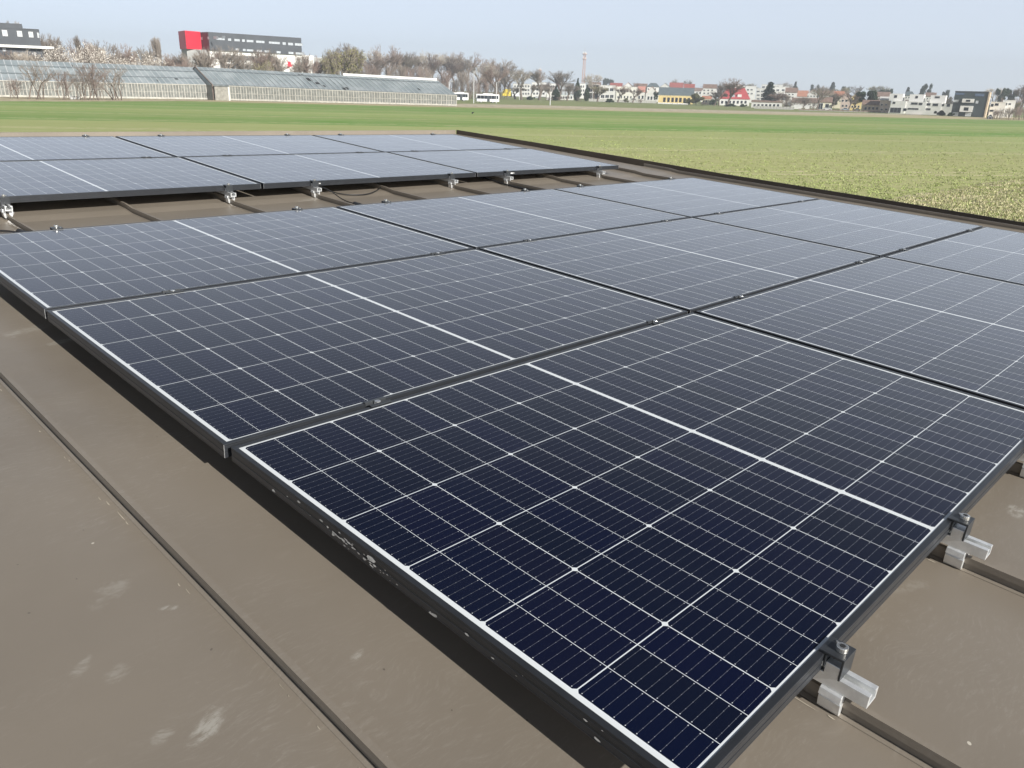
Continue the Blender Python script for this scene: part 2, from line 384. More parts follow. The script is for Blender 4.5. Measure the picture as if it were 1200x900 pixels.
patch('path', [G(520, 124.8), G(640, 126.6), G(760, 130.0), G(900, 133.2), G(1020, 134.4), G(1080, 135.2), G(1080, 134.2), G(900, 130.6), G(760, 127.0), G(640, 123.6), G(540, 121.6)], mat('gravel_track', (.46, .40, .28), .95, var=.25, scale=.4), .006)

# ------------------------------------------------------------ the building underfoot
ROOF = roof_material()
VIEW_EMPTY = empty('flat_roof_building', RF, 'low building with a brown standing seam metal roof, carrying the solar panels', 'building')
SEAMS = [-1.385+.580*k for k in range(-9, 11)]
PAN = -.099
def roof_c(b):                            # height of the pan in roof coordinates
    return PAN if b < BU-.1 else PAN + max(0, (b-BU))*SL + .0102*min(1, (b-BU+.1)/.1)
VERGE_L = [(4.50, -4.2), (4.50, -.3), (4.57, 1.2), (4.58, 2.6), (4.53, 3.4), (4.36, 4.9), (4.21, 6.06)]
def verge_a(b):
    for (a0, b0), (a1, b1) in zip(VERGE_L[:-1], VERGE_L[1:]):
        if b <= b1: return a0+(a1-a0)*(b-b0)/(b1-b0)
    return VERGE_L[-1][0]
BB = [-4.2, -3, -2, -1, 0, 1.2, 2.6, BU-.1, BU, 3.4, 4.9, 6.06]
LEFT = -7.2
pan = MB()
edges = [LEFT]+[s for s in SEAMS if s > LEFT+.1]+[None]
for a0, a1 in zip(edges[:-1], edges[1:]):
    for b0, b1 in zip(BB[:-1], BB[1:]):
        r0 = verge_a(b0) if a1 is None else min(a1, verge_a(b0)); r1 = verge_a(b1) if a1 is None else min(a1, verge_a(b1))
        if r0 <= a0 or r1 <= a0: continue
        pan.poly([(a0, b0, roof_c(b0)), (r0, b0, roof_c(b0)), (r1, b1, roof_c(b1)), (a0, b1, roof_c(b1))])
sheet = pan.build('roof_sheet', ROOF, VIEW_EMPTY)
seam_dirt = mat('seam_sealing_dirt', (.40, .36, .29), .9, var=.35, scale=14)
for s in SEAMS:
    if s < LEFT+.2: continue
    bmx = [b for b in BB[:-1]+[5.35] if s < verge_a(b)-.02]
    if len(bmx) < 2: continue
    b = MB()
    for b0, b1 in zip(bmx[:-1], bmx[1:]):
        for (x0, x1, z0, z1) in ((-.0035, .0035, .001, .0265), (-.0075, .0035, .0267, .0315), (-.0075, -.0058, .0175, .0265)):
            b.hexa([(s+x0, b0, roof_c(b0)+z0), (s+x1, b0, roof_c(b0)+z0), (s+x1, b1, roof_c(b1)+z0), (s+x0, b1, roof_c(b1)+z0),
                    (s+x0, b0, roof_c(b0)+z1), (s+x1, b0, roof_c(b0)+z1), (s+x1, b1, roof_c(b1)+z1), (s+x0, b1, roof_c(b1)+z1)])
        # pressed foot of the upstand, a shallow ramp
        b.hexa([(s-.012, b0, roof_c(b0)+.0005), (s-.0045, b0, roof_c(b0)+.0005), (s-.0045, b1, roof_c(b1)+.0005), (s-.012, b1, roof_c(b1)+.0005),
                (s-.012, b0, roof_c(b0)+.001), (s-.0045, b0, roof_c(b0)+.0045), (s-.0045, b1, roof_c(b1)+.0045), (s-.012, b1, roof_c(b1)+.001)])
    b.build('standing_seam', ROOF, VIEW_EMPTY)
# thin broken lines of dried dirt along the foot of the seams
d = MB()
for s in SEAMS:
    t = -4.
    while t < 6:
        L_ = rnd.choice((rnd.uniform(.004, .02), rnd.uniform(.01, .07))); w_ = rnd.uniform(.0006, .0022)
        if s < verge_a(t)-.1 and s > LEFT+.3:
            off = -.019-abs(rnd.gauss(0, .004))
            z = roof_c(t)+.0012
            d.poly([(s+off, t, z), (s+off-w_, t+L_*.3, z), (s+off-w_*.6, t+L_*.8, z), (s+off+.001, t+L_, z), (s+off+w_*.4, t+L_*.4, z)])
        t += L_+rnd.choice((rnd.uniform(.0, .02), rnd.uniform(.02, .3)))
d.build('dried_dirt', seam_dirt, VIEW_EMPTY, recalc=False)
TRIM = mat('dark_brown_verge_trim', (.050, .038, .028), .5, var=.15, scale=3)
b = MB()
for (a0, b0), (a1, b1) in zip(VERGE_L[:-1], VERGE_L[1:]):
    z0, z1 = roof_c(b0), roof_c(b1); h = .048
    b.hexa([(a0, b0, z0-.02), (a0+.012, b0, z0-.02), (a1+.012, b1, z1-.02), (a1, b1, z1-.02), (a0, b0, z0+h), (a0+.012, b0, z0+h), (a1+.012, b1, z1+h), (a1, b1, z1+h)])
    b.hexa([(a0+.012, b0, z0+h-.14), (a0+.10, b0, z0+h-.14), (a1+.10, b1, z1+h-.14), (a1+.012, b1, z1+h-.14), (a0+.012, b0, z0+h-.002), (a0+.10, b0, z0+h-.03), (a1+.10, b1, z1+h-.03), (a1+.012, b1, z1+h-.002)])
b.build('verge_trim', TRIM, VIEW_EMPTY)
b = MB(); zb = roof_c(6.06)
b.box(LEFT, 4.20, 6.06, 6.075, zb-.02, zb+.045); b.box(LEFT, 4.20, 6.0755, 6.16, zb-.1, zb+.02)
b.build('ridge_trim', ROOF, VIEW_EMPTY)
wallm = mat('plaster_wall', (.5, .48, .44), .9, var=.08)
b = MB(); b.box(LEFT, 4.30, -4.1, 6.02, -4.2, PAN-.06); b.build('wall', wallm, VIEW_EMPTY)

# ------------------------------------------------------------ solar panels
FRAME = mat('black_anodised_frame', (.022, .024, .028), .33, metal=.0, var=.12, scale=20, spec=.5)
BARE = mat('bare_cut_aluminium', (.74, .75, .76), .35, metal=.6, var=.06)
STICK = mat('white_sticker', (.75, .75, .73), .6, var=.05)
BACK = mat('white_backsheet', (.62, .62, .62), .7, var=.03)
SPLAT = mat('dried_mortar_splash', (.58, .56, .52), .9, var=.3, scale=60)
CELLS = cell_material()
def rails(mb, L, Wd, w, z0, z1, y0=0, x0=0):
    mb.box(x0, x0+L, y0, y0+w, z0, z1); mb.box(x0, x0+L, y0+Wd-w, y0+Wd, z0, z1)
    mb.box(x0, x0+w, y0+w, y0+Wd-w, z0, z1); mb.box(x0+L-w, x0+L, y0+w, y0+Wd-w, z0, z1)
def make_panel():
    root = empty('solar_panel')
    fr = MB(); lip = .011
    # lip, wall with two grooves, bottom flange
    rails(fr, PL, PWID, lip, -.0045, 0)
    rails(fr, PL, PWID, .0022, -.0130, -.0047)
    rails(fr, PL-.0012, PWID-.0012, .0022, -.0180, -.0132, .0006, .0006)
    rails(fr, PL, PWID, .0022, -.0290, -.0182)
    rails(fr, PL, PWID, .026, -TH, -.0292)
    fr.build('frame', FRAME, root, bevel=.0006)
    g = MB(); x0, x1, y0, y1 = lip-.001, PL-lip+.001, lip-.001, PWID-lip+.001
    me_pts = [(x0, y0, -.0014), (x1, y0, -.0014), (x1, y1, -.0014), (x0, y1, -.0014)]
    g.poly(me_pts); g.poly([(x, y, -.0065) for x, y, z in reversed(me_pts)], 1)
    me = g.mesh('cell_glass', [CELLS, BACK], recalc=False)
    uvl = me.uv_layers.new(name='UVMap')
    for lp in me.loops:
        v = me.vertices[lp.vertex_index].co; uvl.data[lp.index].uv = (v.x, v.y)
    o = bpy.data.objects.new('cell_glass', me); COL.objects.link(o); o.parent = root
    for x in (.0, PL):                    # bright saw cuts of the frame corners
        s = 1 if x == 0 else -1; ck = MB()
        ck.box(min(x, x-s*.0006), max(x, x-s*.0006), .0002, .0016, -TH+.001, -.0008)
        ck.build('corner_joint', BARE, root)
    st = MB(); st.box(.36, .385, -.0006, -.0001, -.0215, -.0135); st.box(.391, .399, -.0006, -.0001, -.0205, -.0145)
    st.build('label_sticker', STICK, root)
    return root
pz = make_panel()
COLN = ['left', 'middle', 'right']
first = True
PANELS = {}
def place_panel(M, label, group):
    global first
    if first: o = pz; o.matrix_world = M; first = False
    else: o = copy_tree(pz, None, M)
    tag(o, label, 'solar panel', group); return o
ROWN = ['front', 'second', 'third']
for r in range(3):
    b0 = -1.1385+r*PV
    for c in range(3):
        a0 = -1.772+c*PU + (.006 if r == 0 else 0)
        j = Matrix.Translation((a0, b0, 0)) @ Matrix.Rotation(rnd.uniform(-.0008, .0008), 4, 'X') @ Matrix.Rotation(rnd.uniform(-.0006, .0006), 4, 'Y')
        w_ = 'nearest the camera' if (r, c) == (0, 0) else 'of the near array'
        PANELS[r, c] = place_panel(RF @ j, 'black-framed solar panel, %s one in the %s row %s' % (COLN[c], ROWN[r], w_), 'solar panels of the near array')
for r in range(2):
    for c in range(3):
        a0 = -1.772+c*PU + (-.02 if r else 0); b0 = .0090+r*PV-.019
        PANELS[3+r, c] = place_panel(RU @ Matrix.Translation((a0, b0, 0)), 'black-framed solar panel, %s one in the %s row of the far array' % (COLN[c], ['nearer', 'farther'][r]), 'solar panels of the far array')
# mortar splashes on the outer face of the nearest panel
b = MB()
for k in range(60):
    y = rnd.gauss(.66, .07) if k < 46 else rnd.uniform(.05, 1.0); z = -.020+(y-.66)*.05+rnd.gauss(0, .004) if k < 46 else -rnd.uniform(.006, .028); r = abs(rnd.gauss(0, .0016))+.0003
    n = 7; b.poly([(-.0006, y+r*2.6*math.cos(2*math.pi*i/n)*rnd.uniform(.5, 1.2), max(-.031, min(-.001, z+r*math.sin(2*math.pi*i/n)*rnd.uniform(.5, 1.2)))) for i in range(n)])
b.build('mortar_splash', SPLAT, PANELS[0, 0], recalc=False)['kind'] = 'stuff'

# ------------------------------------------------------------ clamps on the seams
ALU = mat('mill_aluminium', (.80, .81, .81), .32, metal=.6, var=.10, scale=40)
BLKA = mat('black_clamp', (.030, .033, .037), .35, var=.12, scale=30, spec=.6)
STEEL = mat('stainless_bolt', (.72, .71, .68), .25, metal=.9, var=.08, scale=60)
SOCK = mat('bolt_socket', (.02, .02, .02), .6, var=0)
def hexbolt(root, x, y, z):
    b = MB(); b.tube((x, y, z), (x, y, z+.0085), .0065, .0062, 16); o = b.build('bolt', STEEL, root, bevel=.0008)
    b = MB(); b.tube((x, y, z+.0086), (x, y, z+.0089), .0033, .0033, 6); b.build('socket', SOCK, o)
def make_support(end):
    """origin: on the seam line at the panel edge / gap centre; x along the row, y away, z=0 panel top.
       end=1: end clamp with its rail stub sticking out to -y;  end=0: mid clamp between two rows"""
    root = empty('panel_clamp')
    zb, zt = -TH-.0225, -TH-.0006
    y0, y1 = (-.074, .14) if end == 1 else ((-.14, .06) if end == -1 else (-.13, .13))
    r = MB(); pr_ = [(-.017, zb), (.017, zb), (.017, zt), (.0065, zt), (.0065, zt-.004), (.012, zt-.004), (.012, zb+.004), (-.012, zb+.004), (-.012, zt-.004), (-.0065, zt-.004), (-.0065, zt), (-.017, zt)]
    r.prism(pr_, y0, y1); r.build('rail', ALU, root, bevel=.0006)
    # seam clamp below the rail: two jaws gripping the standing seam
    c = MB(); top = zb-.0004; yy0, yy1 = (-.040, -.006) if end == 1 else ((.006, .040) if end == -1 else (-.02, .02))
    c.prism([(-.024, top-.013), (-.022, top-.002), (-.018, top), (-.0055, top), (-.0055, top-.010), (-.0085, top-.017), (-.0060, top-.022), (-.0060, -.0970), (-.0125, -.0970), (-.0155, -.093), (-.0185, -.074), (-.0160, -.069)], yy0, yy1)
    c.prism([(.020, top), (.024, top-.006), (.024, -.080), (.019, -.0920), (.0060, -.0920), (.0060, top-.012), (-.0050, top-.010), (-.0050, top)], yy0, yy1)
    c.build('seam_jaw', ALU, root, bevel=.0007)
    ym = (yy0+yy1)/2
    b = MB(); b.tube((.024, ym, -.077), (.031, ym, -.077), .0062, .0058, 12); b.build('jaw_screw', STEEL, root)
    k = MB()
    if end:
        s = -end
        prof = [(0, -TH), (0, -.001), (-end*.0085*-1, -.001)]
        def P(y, z): return (s*y, z)
        # z-shaped end clamp: upper lip on the frame, web down the outside
        pts = [P(-.009, .0008), P(-.009, .0040), P(-.003, .0052), P(.030, .0052), P(.030, -TH-.0002), P(.0268, -TH-.0002), P(.0268, .0008)]
        k.prism(pts, -.021, .021, 'x')
        k.prism([P(.0012, -.0004), P(.0012, -.020), P(.0042, -.020), P(.0042, -.0004)], -.021, .021, 'x')
        k.build('end_clamp', BLKA, root, bevel=.0006)
        k = MB(); ya, yb_ = sorted((s*.0045, s*.0262)); k.box(-.0185, .0185, ya, yb_, -TH-.0004, -.012); k.build('spacer', ALU, root, bevel=.0008)
        hexbolt(root, 0, s*.016, .0053)
        b = MB(); b.tube((.013, s*.0035, .0050), (.013, s*.0035, .0072), .0016, .0014, 8); b.build('pin', STEEL, root)
    else:
        k.prism([(-.0175, .0008), (-.0175, .0030), (-.0085, .0036), (-.0060, -.0080), (.0060, -.0080), (.0085, .0036), (.0175, .0030), (.0175, .0008), (.0088, .0006), (.0078, -.0160), (-.0078, -.0160), (-.0088, .0006)], -.030, .030, 'x')
        k.build('mid_clamp', BLKA, root, bevel=.0005)
        hexbolt(root, 0, 0, -.0079)
        b = MB(); b.tube((0, 0, -.001), (0, 0, .0044), .0056, .0054, 14); b.build('bolt_head', STEEL, root, bevel=.0007)
    return root
protos = {k: make_support(k) for k in (1, 0, -1)}
usedp = set()
def put_clamp(kind, M, label, group):
    if kind not in usedp: usedp.add(kind); o = protos[kind]; o.matrix_world = M
    else: o = copy_tree(protos[kind], None, M)
    tag(o, label, 'clamp', group); return o
CA = [-1.385, -.225, .355, 1.515, 2.095, 3.255]
T = Matrix.Translation
for i, a in enumerate([-1.385, -.805, -.225, .935]):
    put_clamp(1, RF @ T((a, -1.1385, 0)), ['silver and black end clamp at the bottom right, nearest the camera', 'silver and black end clamp just right of the half-panel line of the nearest panel',
              'end clamp at the front edge, third from the left', 'end clamp at the front edge, fourth from the left'][i], 'end clamps on the front edge')
for line, (bb, nm) in enumerate([(0, 'front and second'), (PV, 'second and third')]):
    for i, a in enumerate(CA):
        put_clamp(0, RF @ T((a, bb, 0)), '%s small clamp from the left between the %s panel rows' % (ORD[i], nm), 'mid clamps between the near panel rows')
for i, a in enumerate(CA):
    put_clamp(-1, RF @ T((a, 2*PV-.009, 0)), '%s clamp from the left on the back edge of the near array' % ORD[i], 'end clamps on the back edge of the near array')
    put_clamp(1, RU @ T((a, -.010, 0)), '%s bright bracket from the left under the front edge of the far array' % ORD[i], 'end clamps under the far array')
    put_clamp(0, RU @ T((a, PV-.010, 0)), '%s clamp from the left between the two rows of the far array' % ORD[i], 'mid clamps of the far array')
    put_clamp(-1, RU @ T((a, 2*PV-.028, 0)), '%s clamp from the left on the back edge of the far array' % ORD[i], 'end clamps on the back edge of the far array')

# ------------------------------------------------------------ cables in the gap
CAB = mat('black_cable', (.015, .015, .016), .5, var=0)
def cable(pts, r, label, conn=None):
    cu = bpy.data.curves.new('cable', 'CURVE'); cu.dimensions = '3D'; sp = cu.splines.new('BEZIER'); sp.bezier_points.add(len(pts)-1)
    for bp, p in zip(sp.bezier_points, pts): bp.co = p; bp.handle_left_type = bp.handle_right_type = 'AUTO'
    cu.bevel_depth = r; cu.bevel_resolution = 2; cu.resolution_u = 8
    tmp = bpy.data.objects.new('tmp', cu); COL.objects.link(tmp)
    me = bpy.data.meshes.new_from_object(tmp.evaluated_get(bpy.context.evaluated_depsgraph_get())); me.name = 'cable'
    bpy.data.objects.remove(tmp); me.materials.clear(); me.materials.append(CAB)
    root = empty('cable', RF, label, 'cable'); o = bpy.data.objects.new('lead', me); COL.objects.link(o); o.parent = root
    if conn:
        b = MB(); p0, p1 = Vector(conn[0]), Vector(conn[1]); d_ = p1-p0
        b.tube(p0, p0+d_*.38, .010, .0115, 10); b.tube(p0+d_*.40, p0+d_*.60, .0135, .0135, 8); b.tube(p0+d_*.62, p1, .0105, .008, 10)
        b.build('connector', CAB, root)
cable([(.345, 3.10, -.03), (.40, 3.02, -.028), (.46, 2.90, -.086), (.44, 2.74, -.0875), (.40, 2.62, -.0875), (.385, 2.40, -.0875), (.42, 2.2, -.0875)], .0035, 'black cable with a plug connector hanging into the gap from the far array', ((.435, 2.73, -.085), (.395, 2.545, -.085)))
cable([(.46, 3.25, -.06), (.62, 3.02, -.086), (.90, 3.10, -.070), (1.0, 3.28, -.055)], .0035, 'thin grey-black cable looping under the front edge of the far array')
cable([(-1.52, 3.2, -.05), (-1.60, 2.92, -.0875), (-1.44, 2.72, -.0885), (-1.42, 2.55, -.0885), (-1.43, 2.25, -.0875)], .0042, 'black cable lying beside the seam at the left end of the roof gap', ((-1.425, 2.72, -.0875), (-1.42, 2.53, -.0875)))
cable([(2.02, 3.3, -.06), (2.03, 2.95, -.0875), (2.05, 2.6, -.0875), (2.06, 2.2, -.0875)], .0075, 'black cable running straight along a seam across the roof gap')

# ============================================================ far things
WHITE = mat('white_render_wall', (.72, .71, .68), .85, var=.06, scale=.3)
OFFW = mat('off_white_wall', (.60, .59, .56), .85, var=.08, scale=.3)
GREYW = mat('grey_concrete', (.36, .36, .35), .85, var=.12, scale=.4)
CREAM = mat('cream_wall', (.66, .60, .45), .85, var=.07, scale=.3)
YEL = mat('yellow_wall', (.68, .53, .24), .85, var=.07, scale=.3)
PINK = mat('sand_pink_wall', (.56, .45, .38), .85, var=.08, scale=.3)
BRICKW = mat('brown_brick_wall', (.30, .19, .14), .9, var=.15, scale=.8)
ANTH = mat('anthracite_cladding', (.045, .052, .062), .5, var=.15, scale=.25)
DGRN = mat('dark_green_grey_cladding', (.040, .055, .058), .5, var=.15, scale=.3)
RED = mat('red_cladding', (.62, .012, .035), .45, var=.04, scale=.3)
DRED = mat('dark_red_cladding', (.085, .012, .022), .5, var=.1, scale=.3)
TILE_R = mat('red_roof_tiles', (.33, .10, .085), .8, var=.18, scale=.8)
TILE_O = mat('orange_roof_tiles', (.42, .19, .12), .8, var=.18, scale=.8)
TILE_B = mat('brown_roof_tiles', (.22, .15, .12), .85, var=.18, scale=.8)
SLATE = mat('slate_grey_roof', (.13, .16, .17), .55, var=.12, scale=.6)
GLASSD = mat('dark_window_glass', (.018, .023, .03), .25, var=0, spec=.25)
GLASSL = mat('curtained_window', (.42, .45, .48), .15, var=.1, scale=.6)
FRW = mat('white_window_frame', (.75, .75, .73), .6, var=0)
FRD = mat('dark_window_frame', (.05, .05, .05), .6, var=0)
WOODD = mat('weathered_timber', (.24, .17, .12), .9, var=.2, scale=2)
POSTM = mat('galvanised_post', (.55, .56, .56), .5, metal=.3, var=.05)
TYRE = mat('tyre', (.02, .02, .02), .8, var=0)
RIM = mat('wheel_rim', (.4, .4, .42), .4, metal=.5, var=0)

def window(par, x0, x1, z0, z1, y=0., glass=None, fr=None, t=None):
    """window let into a wall whose outer face is the plane y: frame stands 4 cm proud, pane sits behind it"""
    fr = fr or FRW; t = t or max(.05, min(.12, (x1-x0)*.08)); b = MB(); f0, f1 = y-.04, y+.05
    b.box(x0-t, x0, f0, f1, z0-t, z1+t); b.box(x1, x1+t, f0, f1, z0-t, z1+t); b.box(x0, x1, f0, f1, z1, z1+t); b.box(x0, x1, f0-.05, f1, z0-t, z0)
    n = max(1, round((x1-x0)/1.3))
    for k in range(1, n): xm = x0+(x1-x0)*k/n; b.box(xm-t*.35, xm+t*.35, f0+.005, f1, z0, z1)
    o = b.build('window', fr, par); p = MB(); p.box(x0+.002, x1-.002, y-.02, y-.008, z0+.002, z1-.002); p.build('pane', glass or GLASSD, o); return o
def rectf(fac, r, dep=0.):
    x0, z1 = fac.at(r[0], r[1], dep); x1, z0 = fac.at(r[2], r[3], dep); return min(x0, x1), max(x0, x1), min(z0, z1), max(z0, z1)

def house(name, label, cat, fac, y_eave, y_ridge, depth, roof, wallm, roofm, wins=(), over=.35, group=None, hip=0., win_fr=None, glass=None, door=None, x_ref=None, extra=None):
    """facade along x (0..L), depth along +y; roof: flat | long (ridge parallel to the facade) | end (gable facing us) | hip | mono"""
    root = empty(name, fac.mw(), label, cat, group)
    L = fac.L; P = fac.o+fac.ex*L*.5; pxm = x_ref
    ze = height_at(P, pxm, y_eave); 
    zr = height_at(P+fac.ey*depth*.5, pxm, y_ridge) if y_ridge is not None else ze
    if roof == 'flat':
        b = MB(); b.box(0, L, 0, depth, -.3, ze); b.build('wall', wallm, root)
        b = MB(); b.box(-.12, L+.12, -.12, depth+.12, ze+.001, ze+.22); b.build('roof', roofm, root)
    elif roof == 'end':
        b = MB(); b.prism([(0, -.3), (L, -.3), (L, ze), (L/2, zr), (0, ze)], 0, depth); b.build('wall', wallm, root)
        b = MB(); k = (zr-ze)/(L/2); t = .22
        b.prism([(-over, ze-k*over+.01), (L/2, zr+.01), (L/2, zr+.01+t), (-over, ze-k*over+.01+t)], -over, depth+over)
        b.prism([(L+over, ze-k*over+.01), (L/2+.003, zr+.01), (L/2+.003, zr+.01+t), (L+over, ze-k*over+.01+t)], -over, depth+over); b.build('roof', roofm, root)
    elif roof in ('long', 'hip'):
        hh = L*hip if roof == 'hip' else 0
        b = MB(); b.box(0, L, 0, depth, -.3, ze)
        if roof == 'long': b.prism([(0, ze), (depth, ze), (depth/2, zr)], 0, L, 'x')
        b.build('wall', wallm, root)
        k = (zr-ze)/(depth/2); eo = ze-k*over+.02; t = .2; xo = over if roof == 'hip' else over*.6
        b = MB()
        A = [(-xo, -over, eo), (L+xo, -over, eo), (L+xo, depth+over, eo), (-xo, depth+over, eo)]
        R0, R1 = (hh-(xo if not hh else 0), depth/2, zr+.02), (L-hh+(xo if not hh else 0), depth/2, zr+.02)
        up = lambda p: (p[0], p[1], p[2]+t)
        b.poly([up(A[0]), up(A[1]), up(R1), up(R0)]); b.poly([up(A[2]), up(A[3]), up(R0), up(R1)])
        b.poly([up(A[3]), up(A[0]), up(R0)]); b.poly([up(A[1]), up(A[2]), up(R1)])
        for p, q in zip(A, A[1:]+A[:1]): b.poly([p, q, up(q), up(p)])
        if hh: b.poly([A[3], A[2], A[1], A[0]])
        else:
            b.poly([A[0], R0, R1, A[1]]); b.poly([A[3], A[2], R1, R0])
        b.build('roof', roofm, root, recalc=(hh > 0))
    elif roof == 'mono':
        b = MB(); b.prism([(0, -.3), (depth, -.3), (depth, zr), (0, ze)], 0, L, 'x'); b.build('wall', wallm, root)
        b = MB(); b.prism([(-over, ze+.01), (depth+over, zr+.01), (depth+over, zr+.21), (-over, ze+.21)], -over, L+over, 'x'); b.build('roof', roofm, root)
    for r in wins:
        x0, x1, z0, z1 = rectf(fac, r); x0 = max(.15, x0); x1 = min(L-.15, x1)
        if x1-x0 < .25: continue
        window(root, x0, x1, max(.05, z0), max(z0+.4, z1), 0, glass, win_fr)
    if door:
        x0, x1, z0, z1 = rectf(fac, door); b = MB(); b.box(x0, x1, -.05, .03, .0, z1); b.build('door', WOODD, root)
    if extra: extra(root, fac, ze, zr)
    return root
def box_thing(root, name, m, fac, px0, py0, px1, py1, y0, y1):
    x0, x1, z0, z1 = rectf(fac, (px0, py0, px1, py1)); b = MB(); b.box(x0, x1, y0, y1, z0, z1); return b.build(name, m, root)

# ---- vegetation prototypes (unit height, scaled when placed)
BARK = mat('bare_tree_bark', (.17, .135, .11), .95, var=.25, scale=3)
TWIG = mat('bare_twigs', (.25, .21, .175), .95, var=.3, scale=.5)
TWIGB = mat('reddish_twigs', (.24, .18, .15), .95, var=.3, scale=.5)
TWIGP = mat('pale_twigs', (.42, .37, .31), .95, var=.25, scale=.5)
BLOSS = leaf_mat('white_blossom', (.66, .61, .54), .25, 1.2)
BUDG = leaf_mat('budding_leaves', (.24, .23, .09), .4)
LEAFD = leaf_mat('dark_evergreen_leaves', (.040, .065, .032), .5)
LEAFP = leaf_mat('pine_needles', (.040, .060, .040), .5)
LEAFO = leaf_mat('olive_shrub_leaves', (.14, .14, .065), .45)
def grow(r, spread=.5, levels=5, trunk=.28, multi=1, up=.25, kids=(3, 4), tw=.0016, droop=0.):
    T_, C_ = MB(), MB(); tips = []
    def rec(p, d, L, rad, lv):
        n = 3 if lv < 3 else 2; q = p
        for i in range(n):
            d = (d+Vector((r.gauss(0, .10), r.gauss(0, .10), r.gauss(0, .06)+up*.10))).normalized()
            e = q+d*(L/n); r1 = rad*(1-.28*(i+1)/n)
            (T_ if lv < 2 else C_).tube(q, e, rad*(1-.28*i/n), r1, 6 if lv < 2 else 3, caps=False)
            q = e
            if lv >= 1 and lv < levels and r.random() < .7:
                k = (d+Vector((r.gauss(0, 1), r.gauss(0, 1), r.gauss(.2, .5))).normalized()*spread*1.3).normalized()
                rec(q, k, L*r.uniform(.42, .62), r1*.5, lv+1)
        if lv < levels:
            for _ in range(r.randint(*kids)):
                k = (d+Vector((r.gauss(0, 1), r.gauss(0, 1), r.gauss(.1, .5)-droop)).normalized()*spread).normalized()
                rec(q, k, L*r.uniform(.58, .82), max(tw, rad*.55), lv+1)
        else: tips.append(q)
    for m_ in range(multi):
        d0 = Vector((r.gauss(0, .06 if multi == 1 else .30), r.gauss(0, .06 if multi == 1 else .30), 1)).normalized()
        rec(Vector((r.gauss(0, .012*multi), r.gauss(0, .012*multi), -.01)), d0, trunk, .020 if multi == 1 else .007, 0 if multi == 1 else 1)
    zm = max(v[2] for v in C_.v); s = 1/zm
    for M_ in (T_, C_): M_.v = [(x*s, y*s, z*s) for x, y, z in M_.v]
    tips = [t*s for t in tips]
    if not T_.v:
        for k in range(3): T_.tube((r.gauss(0, .01), r.gauss(0, .01), -.01), (r.gauss(0, .03), r.gauss(0, .03), .12), .010, .007, 6)
    return T_, C_, tips
def add_leaves(mb, r, pts, n, size, jit):
    for _ in range(n):
        p = r.choice(pts); c = Vector(p)+Vector((r.gauss(0, jit), r.gauss(0, jit), r.gauss(0, jit)))
        u = Vector((r.gauss(0, 1), r.gauss(0, 1), r.gauss(0, 1))).normalized(); w = u.orthogonal(); w.rotate(Matrix.Rotation(r.random()*6.3, 3, u)); q_ = u.cross(w)
        s = size*r.uniform(.6, 1.5); mb.poly([c+w*s, c+q_*s*.6, c-w*s, c-q_*s*.6])
def proto(name, T_, C_, tm, cm, crown='crown', L_=None, lm=None):
    root = empty(name); T_.build('trunk', tm, root, recalc=False)
    C_.build(crown, cm, root, recalc=False)
    if L_: L_.build('leaves' if 'blossom' not in name else 'blossom', lm, root, recalc=False)
    return root
PROT = {}
r_ = random.Random(11)
for i in range(4):
    T_, C_, tp = grow(r_, .50, 5, .26, tw=.0010); PROT['bare%d' % i] = proto('bare_tree', T_, C_, BARK, [TWIG, TWIGB, TWIG, TWIGP][i])
for i in range(2):
    T_, C_, tp = grow(r_, .62, 4, .24, multi=5, tw=.0011, kids=(2, 4)); PROT['multi%d' % i] = proto('bare_shrub', T_, C_, BARK, [TWIG, TWIGB][i])
for i in range(2):
    T_, C_, tp = grow(r_, .62, 4, .20, multi=13, tw=.0012, kids=(2, 4)); PROT['thicket%d' % i] = proto('thicket_shrub', T_, C_, BARK, [TWIG, TWIGB][i])
T_, C_, tp = grow(r_, .22, 5, .30, up=1.2, tw=.0012); PROT['poplar'] = proto('poplar', T_, C_, BARK, TWIG)
for i in range(2):
    T_, C_, tp = grow(r_, .6, 4, .20, multi=4, tw=.0018); L_ = MB(); add_leaves(L_, r_, tp, 1500, .011, .03); PROT['bloss%d' % i] = proto('blossom_tree', T_, C_, BARK, TWIG, L_=L_, lm=BLOSS)
T_, C_, tp = grow(r_, .55, 5, .22, tw=.0014); L_ = MB(); add_leaves(L_, r_, tp, 1700, .010, .02); PROT['bud'] = proto('budding_tree', T_, C_, BARK, TWIG, L_=L_, lm=BUDG)
def clumpy(r, lobes, n, size, m, name, trunk_h):
    T_ = MB(); C_ = MB(); T_.tube((0, 0, -.02), (r.gauss(0, .01), 0, trunk_h), .022, .013, 7)
    for (x, y, z, a, c_) in lobes:
        T_.tube((0, 0, trunk_h*.8), (x*.8, y*.8, z), .010, .004, 5, caps=False)
        for _ in range(int(n*a*a*c_*60)):
            v = Vector((r.gauss(0, 1), r.gauss(0, 1), r.gauss(0, 1))).normalized()*(r.random()**.4)
            if r.random() < .12: v *= 1.2
            add_leaves(C_, r, [(x+v.x*a, y+v.y*a, z+v.z*c_)], 1, size, .004)
    return proto(name, T_, C_, BARK, m)
def lobes(r, n, w, z0, z1, a):
    return [(r.gauss(0, w*.5), r.gauss(0, w*.5), r.uniform(z0, z1), a*r.uniform(.7, 1.3), a*r.uniform(.5, .9)) for _ in range(n)]
PROT['round'] = clumpy(r_, lobes(r_, 12, .42, .38, .85, .17), 4200, .017, LEAFD, 'evergreen_tree', .35)
PROT['pine'] = clumpy(r_, lobes(r_, 10, .50, .45, .88, .14), 4500, .015, LEAFP, 'pine_tree', .7)
